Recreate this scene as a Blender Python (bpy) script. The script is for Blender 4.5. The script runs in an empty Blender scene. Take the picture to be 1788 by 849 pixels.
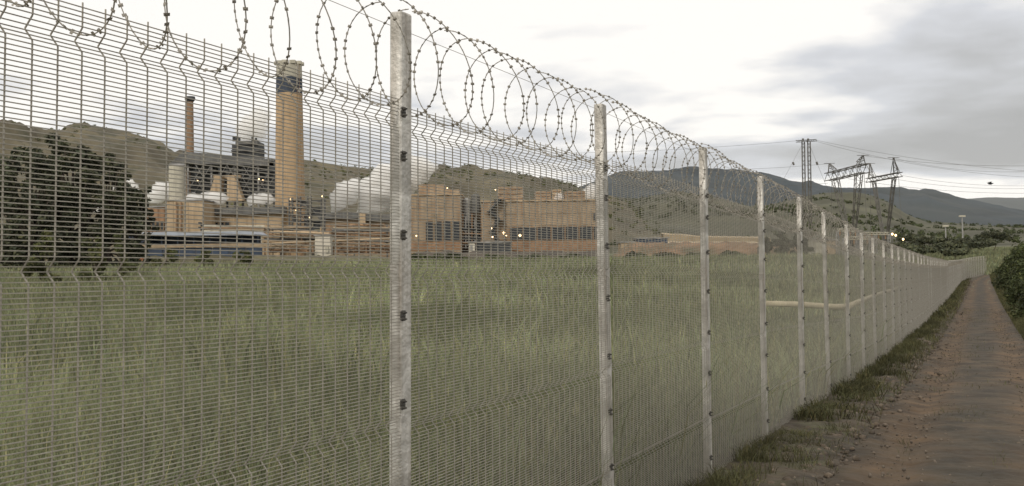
import bpy, bmesh, math, random
import numpy as np
from mathutils import Vector, Matrix

# ------------------------------------------------------------------ scene, camera, sky, sun, exposure
scene = bpy.context.scene
C = scene.collection
R = math.radians
random.seed(7); RNG = np.random.default_rng(11)

IMG_W, F_PX, CX = 1788.0, 1800.0, 894.0
CAM_Z, PITCH, ROLL, PP_Y = 1.78, math.atan(64 / 1800.0), 0.014, 386.0
fw = Vector((0, math.cos(PITCH), math.sin(PITCH)))
rt0 = Vector((1, 0, 0)); up0 = rt0.cross(fw)
up = up0 * math.cos(ROLL) + rt0 * math.sin(ROLL)
rt = rt0 * math.cos(ROLL) - up0 * math.sin(ROLL)
cam_data = bpy.data.cameras.new('camera')
cam = bpy.data.objects.new('camera', cam_data); C.objects.link(cam)
cam_data.sensor_width = 36.0; cam_data.lens = 36.0 * F_PX / IMG_W
cam_data.shift_y = -(424.5 - PP_Y) / IMG_W
cam_data.clip_start = 0.05; cam_data.clip_end = 30000
M = Matrix((rt, up, -fw)).transposed().to_4x4(); M.translation = Vector((0, 0, CAM_Z))
cam.matrix_world = M
scene.camera = cam

scene.view_settings.view_transform = 'Standard'; scene.view_settings.look = 'None'
scene.view_settings.exposure = 0.13; scene.view_settings.gamma = 1.0
scene.view_settings.use_curve_mapping = False
cy = scene.cycles; cy.max_bounces = 9; cy.diffuse_bounces = 3; cy.glossy_bounces = 2; cy.transmission_bounces = 3; cy.volume_bounces = 8; cy.transparent_max_bounces = 6

SUN_EL, SUN_AZ = 36.0, 203.0        # soft light from behind the camera (azimuth clockwise from +Y)
world = bpy.data.worlds.new('World'); scene.world = world; world.use_nodes = True
nt = world.node_tree; N = nt.nodes; L = nt.links
for n in list(N): N.remove(n)
def nd(t, **kw):
    n = N.new(t)
    for k, v in kw.items(): setattr(n, k, v)
    return n
def wmath(op, a, b=None, c=None, clamp=False):
    n = nd('ShaderNodeMath', operation=op, use_clamp=clamp)
    for i, v in enumerate((a, b, c)):
        if v is None: continue
        if isinstance(v, (int, float)): n.inputs[i].default_value = v
        else: L.new(v, n.inputs[i])
    return n.outputs[0]
w_out = nd('ShaderNodeOutputWorld'); w_bg = nd('ShaderNodeBackground')
L.new(w_bg.outputs[0], w_out.inputs[0])
sky = nd('ShaderNodeTexSky', sky_type='NISHITA', sun_disc=False)
sky.sun_elevation = R(SUN_EL); sky.sun_rotation = R(SUN_AZ)
sky.air_density = 1.0; sky.dust_density = 2.0
skys = nd('ShaderNodeVectorMath', operation='SCALE'); L.new(sky.outputs[0], skys.inputs[0]); skys.inputs[3].default_value = 0.1
tc = nd('ShaderNodeTexCoord'); sep = nd('ShaderNodeSeparateXYZ'); L.new(tc.outputs['Generated'], sep.inputs[0])
# a cloud deck: project the direction on a layer so that clouds flatten towards the horizon
zc = wmath('ADD', wmath('MAXIMUM', sep.outputs[2], 0.0), 0.10)
comb = nd('ShaderNodeCombineXYZ')
L.new(wmath('DIVIDE', sep.outputs[0], zc), comb.inputs[0]); L.new(wmath('DIVIDE', sep.outputs[1], zc), comb.inputs[1])
def wnoise(scale, detail, off):
    a = nd('ShaderNodeVectorMath', operation='ADD'); L.new(comb.outputs[0], a.inputs[0]); a.inputs[1].default_value = off
    n = nd('ShaderNodeTexNoise'); n.inputs['Scale'].default_value = scale; n.inputs['Detail'].default_value = detail
    n.inputs['Roughness'].default_value = 0.5; n.inputs['Distortion'].default_value = 0.3
    L.new(a.outputs[0], n.inputs[0]); return n.outputs[0]
n1 = wnoise(0.75, 5, (3.1, 1.7, 0)); n2 = wnoise(2.2, 6, (7.3, 2.2, 0))
# thin bright veil overhead, thicker grey banks low down
thick = wmath('ADD', wmath('MULTIPLY', wmath('SUBTRACT', n1, 0.5), 0.55), wmath('MULTIPLY', wmath('SUBTRACT', n2, 0.5), 0.22))
el = sep.outputs[2]
def wstep(x, lo, hi):
    n = nd('ShaderNodeMapRange', interpolation_type='SMOOTHSTEP'); n.inputs[1].default_value = lo; n.inputs[2].default_value = hi
    L.new(x, n.inputs[0]); return n.outputs[0]
v = wmath('ADD', wmath('MULTIPLY', wmath('SUBTRACT', el, 0.100), 14.0), wmath('MULTIPLY', thick, 7.0))
v = wmath('SUBTRACT', v, wmath('MULTIPLY', wstep(sep.outputs[0], 0.18, 0.44), 1.3))
v = wmath('ADD', v, wmath('MULTIPLY', wmath('SUBTRACT', 1.0, wstep(el, 0.04, 0.10)), 3.0))
ramp = nd('ShaderNodeValToRGB'); L.new(wmath('ADD', wmath('MULTIPLY', v, 0.5), 0.5, None, True), ramp.inputs[0])
cr = ramp.color_ramp
cr.elements[0].position = 0.0; cr.elements[0].color = (0.42, 0.414, 0.407, 1)
cr.elements[1].position = 0.84; cr.elements[1].color = (1.0, 0.965, 0.915, 1)
e = cr.elements.new(0.30); e.color = (0.50, 0.497, 0.495, 1)
e = cr.elements.new(0.60); e.color = (0.66, 0.665, 0.685, 1)
mixw = nd('ShaderNodeMix', data_type='RGBA'); mixw.inputs[0].default_value = 0.93
L.new(skys.outputs[0], mixw.inputs[6]); L.new(ramp.outputs[0], mixw.inputs[7])
L.new(mixw.outputs[2], w_bg.inputs[0]); w_bg.inputs[1].default_value = 1.0

sun_d = bpy.data.lights.new('sun', 'SUN'); sun_d.energy = 1.5; sun_d.angle = R(12); sun_d.color = (1.0, 0.93, 0.82)
sun = bpy.data.objects.new('sun', sun_d); C.objects.link(sun)
sd = Vector((math.sin(R(SUN_AZ)) * math.cos(R(SUN_EL)), math.cos(R(SUN_AZ)) * math.cos(R(SUN_EL)), math.sin(R(SUN_EL))))
sun.rotation_euler = sd.to_track_quat('Z', 'Y').to_euler(); sun.location = sd * 60

# ------------------------------------------------------------------ helpers
def W(px, py, Y):
    """world point at depth Y (metres in front of the camera) seen at photograph pixel px, py"""
    d = rt * ((px - CX) / F_PX) + up * (-(py - PP_Y) / F_PX) + fw
    d = d * (Y / d.y)
    return Vector((d.x, d.y, d.z + CAM_Z))
def lin(r, g, b):
    f = lambda c: (c / 255 / 12.92) if c / 255 <= 0.04045 else ((c / 255 + 0.055) / 1.055) ** 2.4
    return (f(r), f(g), f(b))
def sstep(a, b, x):
    t = np.clip((x - a) / (b - a), 0, 1); return t * t * (3 - 2 * t)

MATS = {}
def mat(name, col, rough=0.8, metal=0.0, var=0.15, scale=3.0, var2=None, scale2=None, bump=0.0, emit=None, attr=False, streak=None, trans=0.0, spec=0.5, detail=5):
    """procedural surface: base colour broken up by noise at two scales, optional vertical streaks and bump"""
    if name in MATS: return MATS[name]
    m = bpy.data.materials.new(name); m.use_nodes = True
    n = m.node_tree.nodes; l = m.node_tree.links; b = n['Principled BSDF']
    b.inputs['Roughness'].default_value = rough; b.inputs['Metallic'].default_value = metal
    b.inputs['Specular IOR Level'].default_value = spec
    t = n.new('ShaderNodeTexCoord')
    def noise(sc, det, stretch=None):
        x = n.new('ShaderNodeTexNoise'); x.inputs['Scale'].default_value = sc; x.inputs['Detail'].default_value = det
        if stretch:
            mp = n.new('ShaderNodeMapping'); mp.inputs['Scale'].default_value = stretch
            l.new(t.outputs['Object'], mp.inputs[0]); l.new(mp.outputs[0], x.inputs[0])
        else: l.new(t.outputs['Object'], x.inputs[0])
        return x.outputs[0]
    def mixc(fac, a, bcol, blend='MIX'):
        x = n.new('ShaderNodeMix'); x.data_type = 'RGBA'; x.blend_type = blend
        if isinstance(fac, float): x.inputs[0].default_value = fac
        else: l.new(fac, x.inputs[0])
        for i, c in ((6, a), (7, bcol)):
            if isinstance(c, tuple): x.inputs[i].default_value = (*c[:3], 1)
            else: l.new(c, x.inputs[i])
        return x.outputs[2]
    def contrast(s, lo=0.35, hi=0.65):
        x = n.new('ShaderNodeMapRange'); x.inputs[1].default_value = lo; x.inputs[2].default_value = hi
        l.new(s, x.inputs[0]); return x.outputs[0]
    dark = tuple(c * (1 - var) for c in col); light = tuple(min(1, c * (1 + var)) for c in col)
    s1 = noise(scale, detail)
    c = mixc(contrast(s1), dark, light)
    if var2:
        c = mixc(contrast(noise(scale2, 4), 0.48, 0.66), c, var2)
    if streak:
        c = mixc(contrast(noise(1.0, 4, streak[1]), 0.45, 0.75), c, streak[0])
    if attr:
        a = n.new('ShaderNodeAttribute'); a.attribute_name = 'tint'
        c = mixc(1.0, c, a.outputs['Color'], 'MULTIPLY')
    l.new(c, b.inputs['Base Color'])
    if bump:
        bp = n.new('ShaderNodeBump'); bp.inputs['Strength'].default_value = bump; bp.inputs['Distance'].default_value = 0.05
        l.new(noise(scale * 4, 6), bp.inputs['Height']); l.new(bp.outputs[0], b.inputs['Normal'])
    if emit:
        b.inputs['Emission Color'].default_value = (*emit[0], 1); b.inputs['Emission Strength'].default_value = emit[1]
    if trans:
        b.inputs['Transmission Weight'].default_value = 0.0
        tr = n.new('ShaderNodeBsdfTranslucent'); l.new(c, tr.inputs[0])
        mx = n.new('ShaderNodeMixShader'); mx.inputs[0].default_value = trans
        l.new(b.outputs[0], mx.inputs[1]); l.new(tr.outputs[0], mx.inputs[2])
        l.new(mx.outputs[0], n['Material Output'].inputs[0])
    MATS[name] = m; return m

WL = {}                                              # world location of every object that parents others
def link(o, parent=None, wl=None):
    C.objects.link(o)
    if parent: o.parent = parent
    WL[o.name] = Vector(wl) if wl is not None else Vector((0, 0, 0))
    return o
def tag(o, label=None, cat=None, group=None, kind=None):
    if label: o['label'] = label
    if cat: o['category'] = cat
    if group: o['group'] = group
    if kind: o['kind'] = kind
    return o
def empty(name, loc, label=None, cat=None, group=None):
    o = bpy.data.objects.new(name, None); o.location = loc; o.empty_display_size = 0.3
    link(o, None, loc); tag(o, label, cat, group); return o

class MB:
    """collects boxes, tubes and prisms; build() links them as one mesh object"""
    def __init__(s): s.v = []; s.f = []
    def add(s, vs, fs):
        b = len(s.v); s.v += [tuple(x) for x in vs]; s.f += [tuple(i + b for i in f) for f in fs]; return s
    def box(s, x0, x1, y0, y1, z0, z1):
        return s.add([(x0, y0, z0), (x1, y0, z0), (x1, y1, z0), (x0, y1, z0), (x0, y0, z1), (x1, y0, z1), (x1, y1, z1), (x0, y1, z1)],
                     [(0, 3, 2, 1), (4, 5, 6, 7), (0, 1, 5, 4), (1, 2, 6, 5), (2, 3, 7, 6), (3, 0, 4, 7)])
    def prism(s, poly, y0, y1):
        """outline in x, z pulled from y0 to y1"""
        k = len(poly); vs = [(p[0], y0, p[1]) for p in poly] + [(p[0], y1, p[1]) for p in poly]
        fs = [tuple(range(k)), tuple(range(2 * k - 1, k - 1, -1))] + [(i, i + k, (i + 1) % k + k, (i + 1) % k) for i in range(k)]
        return s.add(vs, fs)
    def tube(s, pts, r, n=6, caps=True):
        pts = [Vector(p) for p in pts]; k = len(pts); rs = r if isinstance(r, (list, tuple)) else [r] * k
        vs = []; ref = None
        for i, p in enumerate(pts):
            t = (pts[min(i + 1, k - 1)] - pts[max(i - 1, 0)]).normalized()
            if ref is None:
                ref = Vector((0, 0, 1)) if abs(t.z) < 0.9 else Vector((1, 0, 0))
            a = t.cross(ref).normalized(); b = a.cross(t).normalized(); ref = b
            for j in range(n):
                an = 2 * math.pi * j / n
                vs.append(p + (a * math.cos(an) + b * math.sin(an)) * rs[i])
        fs = [(i * n + j, i * n + (j + 1) % n, (i + 1) * n + (j + 1) % n, (i + 1) * n + j) for i in range(k - 1) for j in range(n)]
        if caps: fs += [tuple(range(n - 1, -1, -1)), tuple(range((k - 1) * n, k * n))]
        return s.add(vs, fs)
    def cyl(s, x, y, z0, z1, r0, r1=None, n=24):
        return s.tube([(x, y, z0), (x, y, z1)], [r0, r0 if r1 is None else r1], n)
    def bar(s, a, b, w):
        return s.tube([a, b], w * 0.7, 4)
    def lattice(s, a, b, wa, wb, nseg, chord=0.10, brace=0.06):
        """four chords and zigzag bracing from a to b"""
        a = Vector(a); b = Vector(b); t = (b - a).normalized()
        ref = Vector((0, 0, 1)) if abs(t.z) < 0.8 else Vector((1, 0, 0))
        u = t.cross(ref).normalized(); w = u.cross(t)
        def cr(i, c):
            f = i / nseg; p = a.lerp(b, f); h = (wa + (wb - wa) * f) / 2
            return p + u * h * (1, 1, -1, -1)[c] + w * h * (1, -1, -1, 1)[c]
        for c in range(4):
            s.bar(cr(0, c), cr(nseg, c), chord)
            for i in range(nseg):
                d = (c + 1) % 4
                s.bar(cr(i, c if i % 2 else d), cr(i + 1, d if i % 2 else c), brace)
        return s
    def build(s, name, m, parent=None, smooth=False, kind=None, label=None):
        o0 = WL[parent.name] if parent else Vector((0, 0, 0))
        me = bpy.data.meshes.new(name)
        me.from_pydata([(x - o0.x, y - o0.y, z - o0.z) for x, y, z in s.v], [], s.f)
        me.materials.append(m); me.update()
        if smooth:
            me.polygons.foreach_set('use_smooth', [True] * len(me.polygons))
        o = bpy.data.objects.new(name, me); link(o, parent, o0)
        if kind: o['kind'] = kind
        if label: o['label'] = label
        return o

def np_mesh(name, verts, faces, m, parent=None, tint=None, smooth=False, kind=None, loc=None):
    """faces: (n,3) or (n,4) array; tint: per-vertex grey or rgb"""
    o0 = np.array(WL[parent.name]) if parent else (np.array(loc) if loc is not None else np.zeros(3))
    me = bpy.data.meshes.new(name); nv = len(verts); nf, k = faces.shape
    me.vertices.add(nv); me.vertices.foreach_set('co', (np.asarray(verts, float) - o0).astype(np.float32).ravel())
    me.loops.add(nf * k); me.loops.foreach_set('vertex_index', faces.astype(np.int32).ravel())
    me.polygons.add(nf); me.polygons.foreach_set('loop_start', np.arange(0, nf * k, k, dtype=np.int32))
    if smooth: me.polygons.foreach_set('use_smooth', np.ones(nf, bool))
    if tint is not None:
        a = me.color_attributes.new('tint', 'FLOAT_COLOR', 'POINT')
        col = np.ones((nv, 4), np.float32); col[:, :3] = tint if tint.ndim == 2 else tint[:, None]
        a.data.foreach_set('color', col.ravel())
    me.materials.append(m); me.update(calc_edges=True); me.validate()
    o = bpy.data.objects.new(name, me)
    if parent is None and loc is not None: o.location = loc
    link(o, parent, Vector(o0)); 
    if kind: o['kind'] = kind
    return o

def vnoise(x, y, seed=0):
    """smooth value noise on arrays"""
    x = np.asarray(x, float); y = np.asarray(y, float)
    xi = np.floor(x).astype(np.int64); yi = np.floor(y).astype(np.int64); fx = x - xi; fy = y - yi
    fx = fx * fx * (3 - 2 * fx); fy = fy * fy * (3 - 2 * fy)
    def h(a, b):
        n = (a * 374761393 + b * 668265263 + seed * 974634777) & 0x7fffffff
        n = ((n ^ (n >> 13)) * 1274126177) & 0x7fffffff
        return ((n ^ (n >> 16)) & 0xffff) / 65535.0
    return (h(xi, yi) * (1 - fx) + h(xi + 1, yi) * fx) * (1 - fy) + (h(xi, yi + 1) * (1 - fx) + h(xi + 1, yi + 1) * fx) * fy
def fbm(x, y, seed=0, oct=4):
    s = 0; a = 0.5
    for i in range(oct): s = s + a * vnoise(x * 2 ** i, y * 2 ** i, seed + i); a *= 0.5
    return s

# ------------------------------------------------------------------ lie of the land
Z0 = 4.13; TH = math.atan((1710 - 894) / F_PX)
FD = np.array([math.sin(TH), math.cos(TH)]); FN = np.array([math.cos(TH), -math.sin(TH)])   # along the fence, towards the path
P0 = np.array([-194 / F_PX * Z0, Z0])
SP = 0.5585 * Z0 / math.cos(TH)                                                               # post spacing
_fy = np.array([-40, 0, 4.1, 6.4, 8.7, 11, 13.4, 15.7, 18, 20.3, 26, 40, 70, 120, 131, 170, 220, 300, 500, 900, 20000.])
_fh = np.array([-1.5, -1.71, -1.78, -1.81, -1.87, -1.95, -2.05, -2.16, -2.28, -2.38, -2.55, -2.9, -3.4, -3.75, -3.7, -3.3, -1.9, 0.2, 3, 4, 4.])
_gy = np.array([-40, 0, 10, 30, 60, 120, 180, 260, 400, 900, 20000.])
_gh = np.array([-1.5, -1.75, -1.8, -1.95, -1.9, -1.25, -0.75, -0.3, 1, 3, 4.])
def st(x, y):
    dx = np.asarray(x) - P0[0]; dy = np.asarray(y) - P0[1]
    return dx * FD[0] + dy * FD[1], dx * FN[0] + dy * FN[1]
def ground(x, y):
    s, t = st(x, y)
    yf = P0[1] + s * FD[1]
    F = np.interp(yf, _fy, _fh); G = np.interp(np.asarray(y, float), _gy, _gh)
    w = sstep(1.5, 28, -t)
    return CAM_Z + F * (1 - w) + G * w

fence_pts = []                                       # posts -1 .. n with the slight bend at the far end
p = P0 - FD * SP; ang = TH
for i in range(-1, 66):
    fence_pts.append(p.copy())
    if i >= 50: ang += R(0.55)
    p = p + np.array([math.sin(ang), math.cos(ang)]) * SP

# ground sheet
m_ground = mat('field_soil', (0.10, 0.108, 0.058), 1.0, var=0.3, scale=0.35, var2=(0.085, 0.072, 0.045), scale2=0.06, bump=0.3)
ys = np.concatenate([np.arange(-16, 30, 0.6), np.geomspace(30, 7000, 120)]); us = np.linspace(-1.25, 1.25, 221)
YY, UU = np.meshgrid(ys, us, indexing='ij'); XX = UU * (np.maximum(YY, -12) + 22)
_, TT = st(XX, YY)
ZZ = ground(XX, YY) - 0.06 * (sstep(0.6, 0.9, TT) - sstep(3.3, 3.6, TT)) + (fbm(XX * 0.8, YY * 0.8, 3) - 0.47) * 0.05 * sstep(-0.5, -3, TT)
def grid_faces(nr, nc):
    i = np.arange(nr - 1)[:, None] * nc + np.arange(nc - 1)[None, :]
    return np.stack([i, i + 1, i + nc + 1, i + nc], -1).reshape(-1, 4)
g = np_mesh('ground', np.stack([XX, YY, ZZ], -1).reshape(-1, 3), grid_faces(len(ys), len(us)), m_ground, smooth=True)
tag(g, kind='structure')

# dirt track with two wheel ruts
m_dirt = mat('track_earth', (0.076, 0.053, 0.032), 1.0, var=0.4, scale=1.6, var2=(0.06, 0.047, 0.032), scale2=0.7, bump=0.7, attr=True)
ss = np.concatenate([np.arange(-9, 12, 0.04), np.arange(12, 40, 0.2), np.geomspace(40, 178, 90)]); ts = np.linspace(0.72, 3.42, 90)
SS, T2 = np.meshgrid(ss, ts, indexing='ij')
edge = (fbm(SS * 1.3, 0 * SS, 21) - 0.47) * 0.35 * (np.abs(T2 - 2.07) / 1.35) ** 3 * np.sign(T2 - 2.07)
bend = np.maximum(SS - 51 * SP, 0) ** 2 * 0.0018
T3 = T2 + edge + bend
PX = P0[0] + SS * FD[0] + T3 * FN[0]; PY = P0[1] + SS * FD[1] + T3 * FN[1]
rut = -0.055 * (np.exp(-((T2 - 1.35) / 0.22) ** 2) + np.exp(-((T2 - 2.8) / 0.22) ** 2))
PZ = ground(P0[0] + SS * FD[0] + T2 * FN[0], P0[1] + SS * FD[1] + T2 * FN[1]) + 0.012 + rut + (fbm(SS * 4, T2 * 4, 5) - 0.47) * 0.05 + (fbm(SS * 14, T2 * 14, 6) - 0.47) * 0.02 - 0.10 * (np.abs(T2 - 2.07) / 1.35) ** 12
wear = np.exp(-((T2 - 1.35 - (fbm(SS * .5, 0 * SS, 51) - .47) * .4) / 0.34) ** 2) + np.exp(-((T2 - 2.75 - (fbm(SS * .5, 0 * SS, 52) - .47) * .4) / 0.34) ** 2)
wear = np.clip(wear + (fbm(SS * 2.2, T2 * 3, 53) - .47) * 1.0, 0, 1)[..., None]
wt = (np.array([0.66, 0.74, 0.80]) * (1 - wear) + np.array([1.22, 1.12, 1.0]) * wear).reshape(-1, 3)      # bare trodden earth in the wheel lanes, mossy litter between
d = np_mesh('dirt_track', np.stack([PX, PY, PZ], -1).reshape(-1, 3), grid_faces(len(ss), len(ts)), m_dirt, smooth=True, tint=wt)
tag(d, kind='structure')
# strip of turned earth under the fence
tv = np.linspace(-0.35, 0.98, 24); S4, T4 = np.meshgrid(ss, tv, indexing='ij')
b4 = np.maximum(S4 - 51 * SP, 0) ** 2 * 0.0018
X4 = P0[0] + S4 * FD[0] + (T4 + b4) * FN[0]; Y4 = P0[1] + S4 * FD[1] + (T4 + b4) * FN[1]
Z4 = ground(P0[0] + S4 * FD[0] + T4 * FN[0], P0[1] + S4 * FD[1] + T4 * FN[1]) + 0.02 + (fbm(S4 * 5, T4 * 5, 71) - 0.47) * 0.09 - 0.09 * (np.abs(T4 - 0.315) / 0.665) ** 6
m_strip = mat('turned_earth', (0.062, 0.049, 0.034), 1.0, var=0.4, scale=3.0, var2=(0.085, 0.08, 0.045), scale2=2.0, bump=0.8)
tag(np_mesh('verge_strip', np.stack([X4, Y4, Z4], -1).reshape(-1, 3), grid_faces(len(ss), len(tv)), m_strip, smooth=True), kind='structure')

# ------------------------------------------------------------------ hills
def hill(name, sky_pts, D1, D0, m, amp=0.06, seed=0, x_pad=900, base_h=2.0, power=1.0, step=7, rows=46, nscale=1.0):
    xs = np.array([q[0] for q in sky_pts], float); yp = np.array([q[1] for q in sky_pts], float)
    px = np.arange(xs[0] - x_pad, xs[-1] + x_pad, step)
    py = np.interp(px, xs, yp)
    ridge = np.array([W(a, b, D1).z for a, b in zip(px, py)])
    base = CAM_Z + base_h
    r = np.concatenate([np.linspace(0, 1, rows), 1 + np.linspace(0.03, 0.5, 12)])
    Yr = D0 + (D1 - D0) * r
    X = (px[None, :] - CX) / F_PX * Yr[:, None]; Y = np.repeat(Yr[:, None], len(px), 1)
    f = np.where(r < 1, r ** power * (1.5 - 0.5 * r), np.maximum(1 - (r - 1) * 1.8, -0.02))[:, None]
    Hh = np.maximum(ridge - base, 1.0)[None, :]
    nz = fbm(X / D1 * 26 * nscale, Y / D1 * 13 * nscale, seed, 6) - 0.48
    gul = np.abs(fbm(X / D1 * 14 * nscale, Y / D1 * 5 * nscale, seed + 40, 4) - 0.47)
    bell = np.clip(4 * r * (1.15 - r), 0.04, 1)[:, None]
    Zm = base + Hh * f + Hh * (nz * amp * 4 - gul * amp * 3) * bell
    Zm[0] = base - 3
    o = np_mesh(name, np.stack([X, Y, Zm], -1).reshape(-1, 3), grid_faces(len(r), len(px)), m, smooth=True)
    tag(o, kind='structure'); return X, Y, Zm, r

m_hill = mat('dry_hillside', (0.10, 0.084, 0.049), 1.0, var=0.4, scale=0.03, var2=(0.055, 0.054, 0.03), scale2=0.06, detail=8)
m_hillb = mat('green_hillside', (0.066, 0.064, 0.036), 1.0, var=0.4, scale=0.02, var2=(0.055, 0.056, 0.033), scale2=0.04, detail=9)
m_mount = mat('mountain_forest', (0.030, 0.040, 0.046), 1.0, var=0.3, scale=0.004, var2=(0.042, 0.05, 0.05), scale2=0.0016, detail=9)
m_far = mat('far_ridge', (0.10, 0.11, 0.11), 1.0, var=0.15, scale=0.001)
H1 = hill('hill', [(-300, 232), (45, 222), (135, 226), (215, 240), (260, 252), (310, 276), (360, 290), (440, 286), (530, 281), (590, 281), (650, 290), (720, 301), (762, 297), (768, 294), (785, 297), (800, 303), (840, 299), (880, 297), (915, 303), (945, 319), (1000, 326), (1045, 334), (1120, 362), (1250, 395), (1400, 425)], 950, 430, m_hill, 0.085, 2, x_pad=500)
H2 = hill('hill', [(700, 420), (900, 372), (1000, 356), (1060, 350), (1110, 353), (1150, 347), (1190, 341), (1240, 346), (1300, 362), (1350, 356), (1400, 346), (1440, 338), (1470, 339), (1520, 345), (1550, 357), (1580, 376), (1620, 391), (1680, 395), (1760, 398), (2300, 402)], 1350, 420, m_hillb, 0.075, 9, x_pad=500)
hill('mountain', [(700, 420), (900, 372), (980, 343), (1028, 325), (1060, 311), (1100, 305), (1150, 302), (1205, 298), (1250, 299), (1290, 303), (1335, 308), (1360, 314), (1385, 322), (1440, 327), (1500, 330), (1550, 331), (1590, 335), (1618, 333), (1650, 342), (1680, 351), (1740, 361), (1850, 378), (2300, 405)], 4200, 1900, m_mount, 0.07, 14, x_pad=700, power=0.9)
hill('far_ridge', [(1000, 352), (1600, 349), (1690, 347), (1740, 346), (1790, 345), (2300, 350)], 6200, 5200, m_far, 0.03, 30, x_pad=400)

# ------------------------------------------------------------------ leaves
def leaf_cloud(centres, radii, n, size, seed, flat=1.0, shell=0.4, up_bias=0.35):
    """n leaf quads spread through overlapping clumps; returns verts, faces, tint"""
    rg = np.random.default_rng(seed); centres = np.array(centres); radii = np.array(radii)
    if radii.ndim == 1: radii = np.stack([radii, radii, radii * flat], 1)
    wgt = (radii.prod(1)) ** (2 / 3); idx = rg.choice(len(centres), n, p=wgt / wgt.sum())
    d = rg.normal(size=(n, 3)); d /= np.linalg.norm(d, axis=1)[:, None]
    rr = (shell + (1 - shell) * rg.random(n) ** 0.7) * (0.85 + 0.3 * rg.random(n))
    pos = centres[idx] + d * rr[:, None] * radii[idx]
    nor = d * 0.6 + rg.normal(size=(n, 3)) * 0.5; nor[:, 2] += up_bias
    nor /= np.linalg.norm(nor, axis=1)[:, None]
    a = np.cross(nor, rg.normal(size=(n, 3))); a /= np.linalg.norm(a, axis=1)[:, None] + 1e-9; b = np.cross(nor, a)
    s = size * (0.55 + 0.9 * rg.random(n))[:, None]
    V = np.stack([pos - a * s, pos + b * s * 0.45, pos + a * s, pos - b * s * 0.45], 1).reshape(-1, 3)
    Fc = np.arange(4 * n).reshape(n, 4)
    tint = (0.65 + 0.7 * rg.random(n)) * (0.62 + 0.85 * rg.random(len(centres)))[idx]
    warm = rg.random(n) * 0.22
    tt = np.stack([tint * (0.95 + warm), tint, tint * (0.95 - warm)], 1)
    return V, Fc, np.repeat(tt, 4, 0)
m_bark = mat('bark', (0.075, 0.06, 0.045), 1.0, var=0.3, scale=6, bump=0.5)
m_leaf_dark = mat('leaves_dark', (0.058, 0.067, 0.043), 0.7, var=0.3, scale=0.6, attr=True, trans=0.15, spec=0.3)
m_leaf_mid = mat('leaves_mid', (0.045, 0.058, 0.024), 0.7, var=0.3, scale=0.6, attr=True, trans=0.2, spec=0.3)
m_leaf_olive = mat('leaves_olive', (0.085, 0.098, 0.04), 0.7, var=0.3, scale=0.8, attr=True, trans=0.25, spec=0.3)  # paler olive leaf colour of the dry-hill scrub and reedy bushes

def tree(name, base, h, rad, label, seed, m=None, n=6000, leaf=0.25, bottom=0.12, kind='round', cat='tree', group=None, nclump=26, trunk_r=None):
    rg = random.Random(seed); base = Vector(base)
    root = empty(name, base, label, cat, group)
    cs, rs = [], []
    for k in range(nclump):
        f = bottom + (1 - bottom) * (k + 0.5) / nclump
        if kind == 'round': env = math.sin(math.pi * min(1, max(0.06, (f - bottom) / (1 - bottom) * 0.8 + 0.14))) ** (0.6 if nclump <= 50 else 0.42)
        elif kind == 'cone': env = 1.05 - 0.8 * f
        elif kind == 'bush': env = math.sqrt(max(0.05, 1 - (f * 0.95) ** 2))
        else: env = 1.0
        a = rg.random() * 6.283; q = rad * env * (0.1 + (0.75 if nclump <= 50 else 0.9) * math.sqrt(rg.random())) * (rg.uniform(.8, 1.15))
        z = h * f * (0.93 if nclump <= 50 else rg.uniform(.82, .97))
        if kind == 'flat': z = h * (0.72 + 0.22 * rg.random()) - 0.12 * h * (q / rad) ** 2
        cs.append((base.x + math.cos(a) * q, base.y + math.sin(a) * q, base.z + z))
        c = rad * (0.2 + 0.2 * rg.random()) * (0.6 + 0.4 * env) * (0.55 if nclump > 50 else 1)
        rs.append((c, c, c * (0.45 if kind == 'flat' else 0.8)))
    tr = trunk_r or max(0.05, h * 0.022)
    mb = MB(); top = base + Vector((rg.uniform(-.1, .1) * rad, 0, h * (0.7 if kind != 'bush' else 0.45)))
    mid = base.lerp(top, 0.5) + Vector((rg.uniform(-.1, .1) * rad, rg.uniform(-.1, .1) * rad, 0))
    mb.tube([base - Vector((0, 0, 0.2)), base.lerp(mid, 0.3), mid, top], [tr * 1.3, tr, tr * 0.75, tr * 0.3], 7)
    for k in range(0, nclump, 3):
        c = Vector(cs[k]); s = base.lerp(top, min(0.85, max(0.2, (c.z - base.z) / h * 0.7)))
        mb.tube([s, s.lerp(c, 0.5) + Vector((0, 0, -0.04 * h)), c], [tr * 0.45, tr * 0.3, tr * 0.1], 5)
    mb.build('trunk', m_bark, root, smooth=True)
    V, Fc, T = leaf_cloud(cs, rs, n, leaf, seed)
    np_mesh('crown', V, Fc, m or m_leaf_dark, root, tint=T)
    return root

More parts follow.
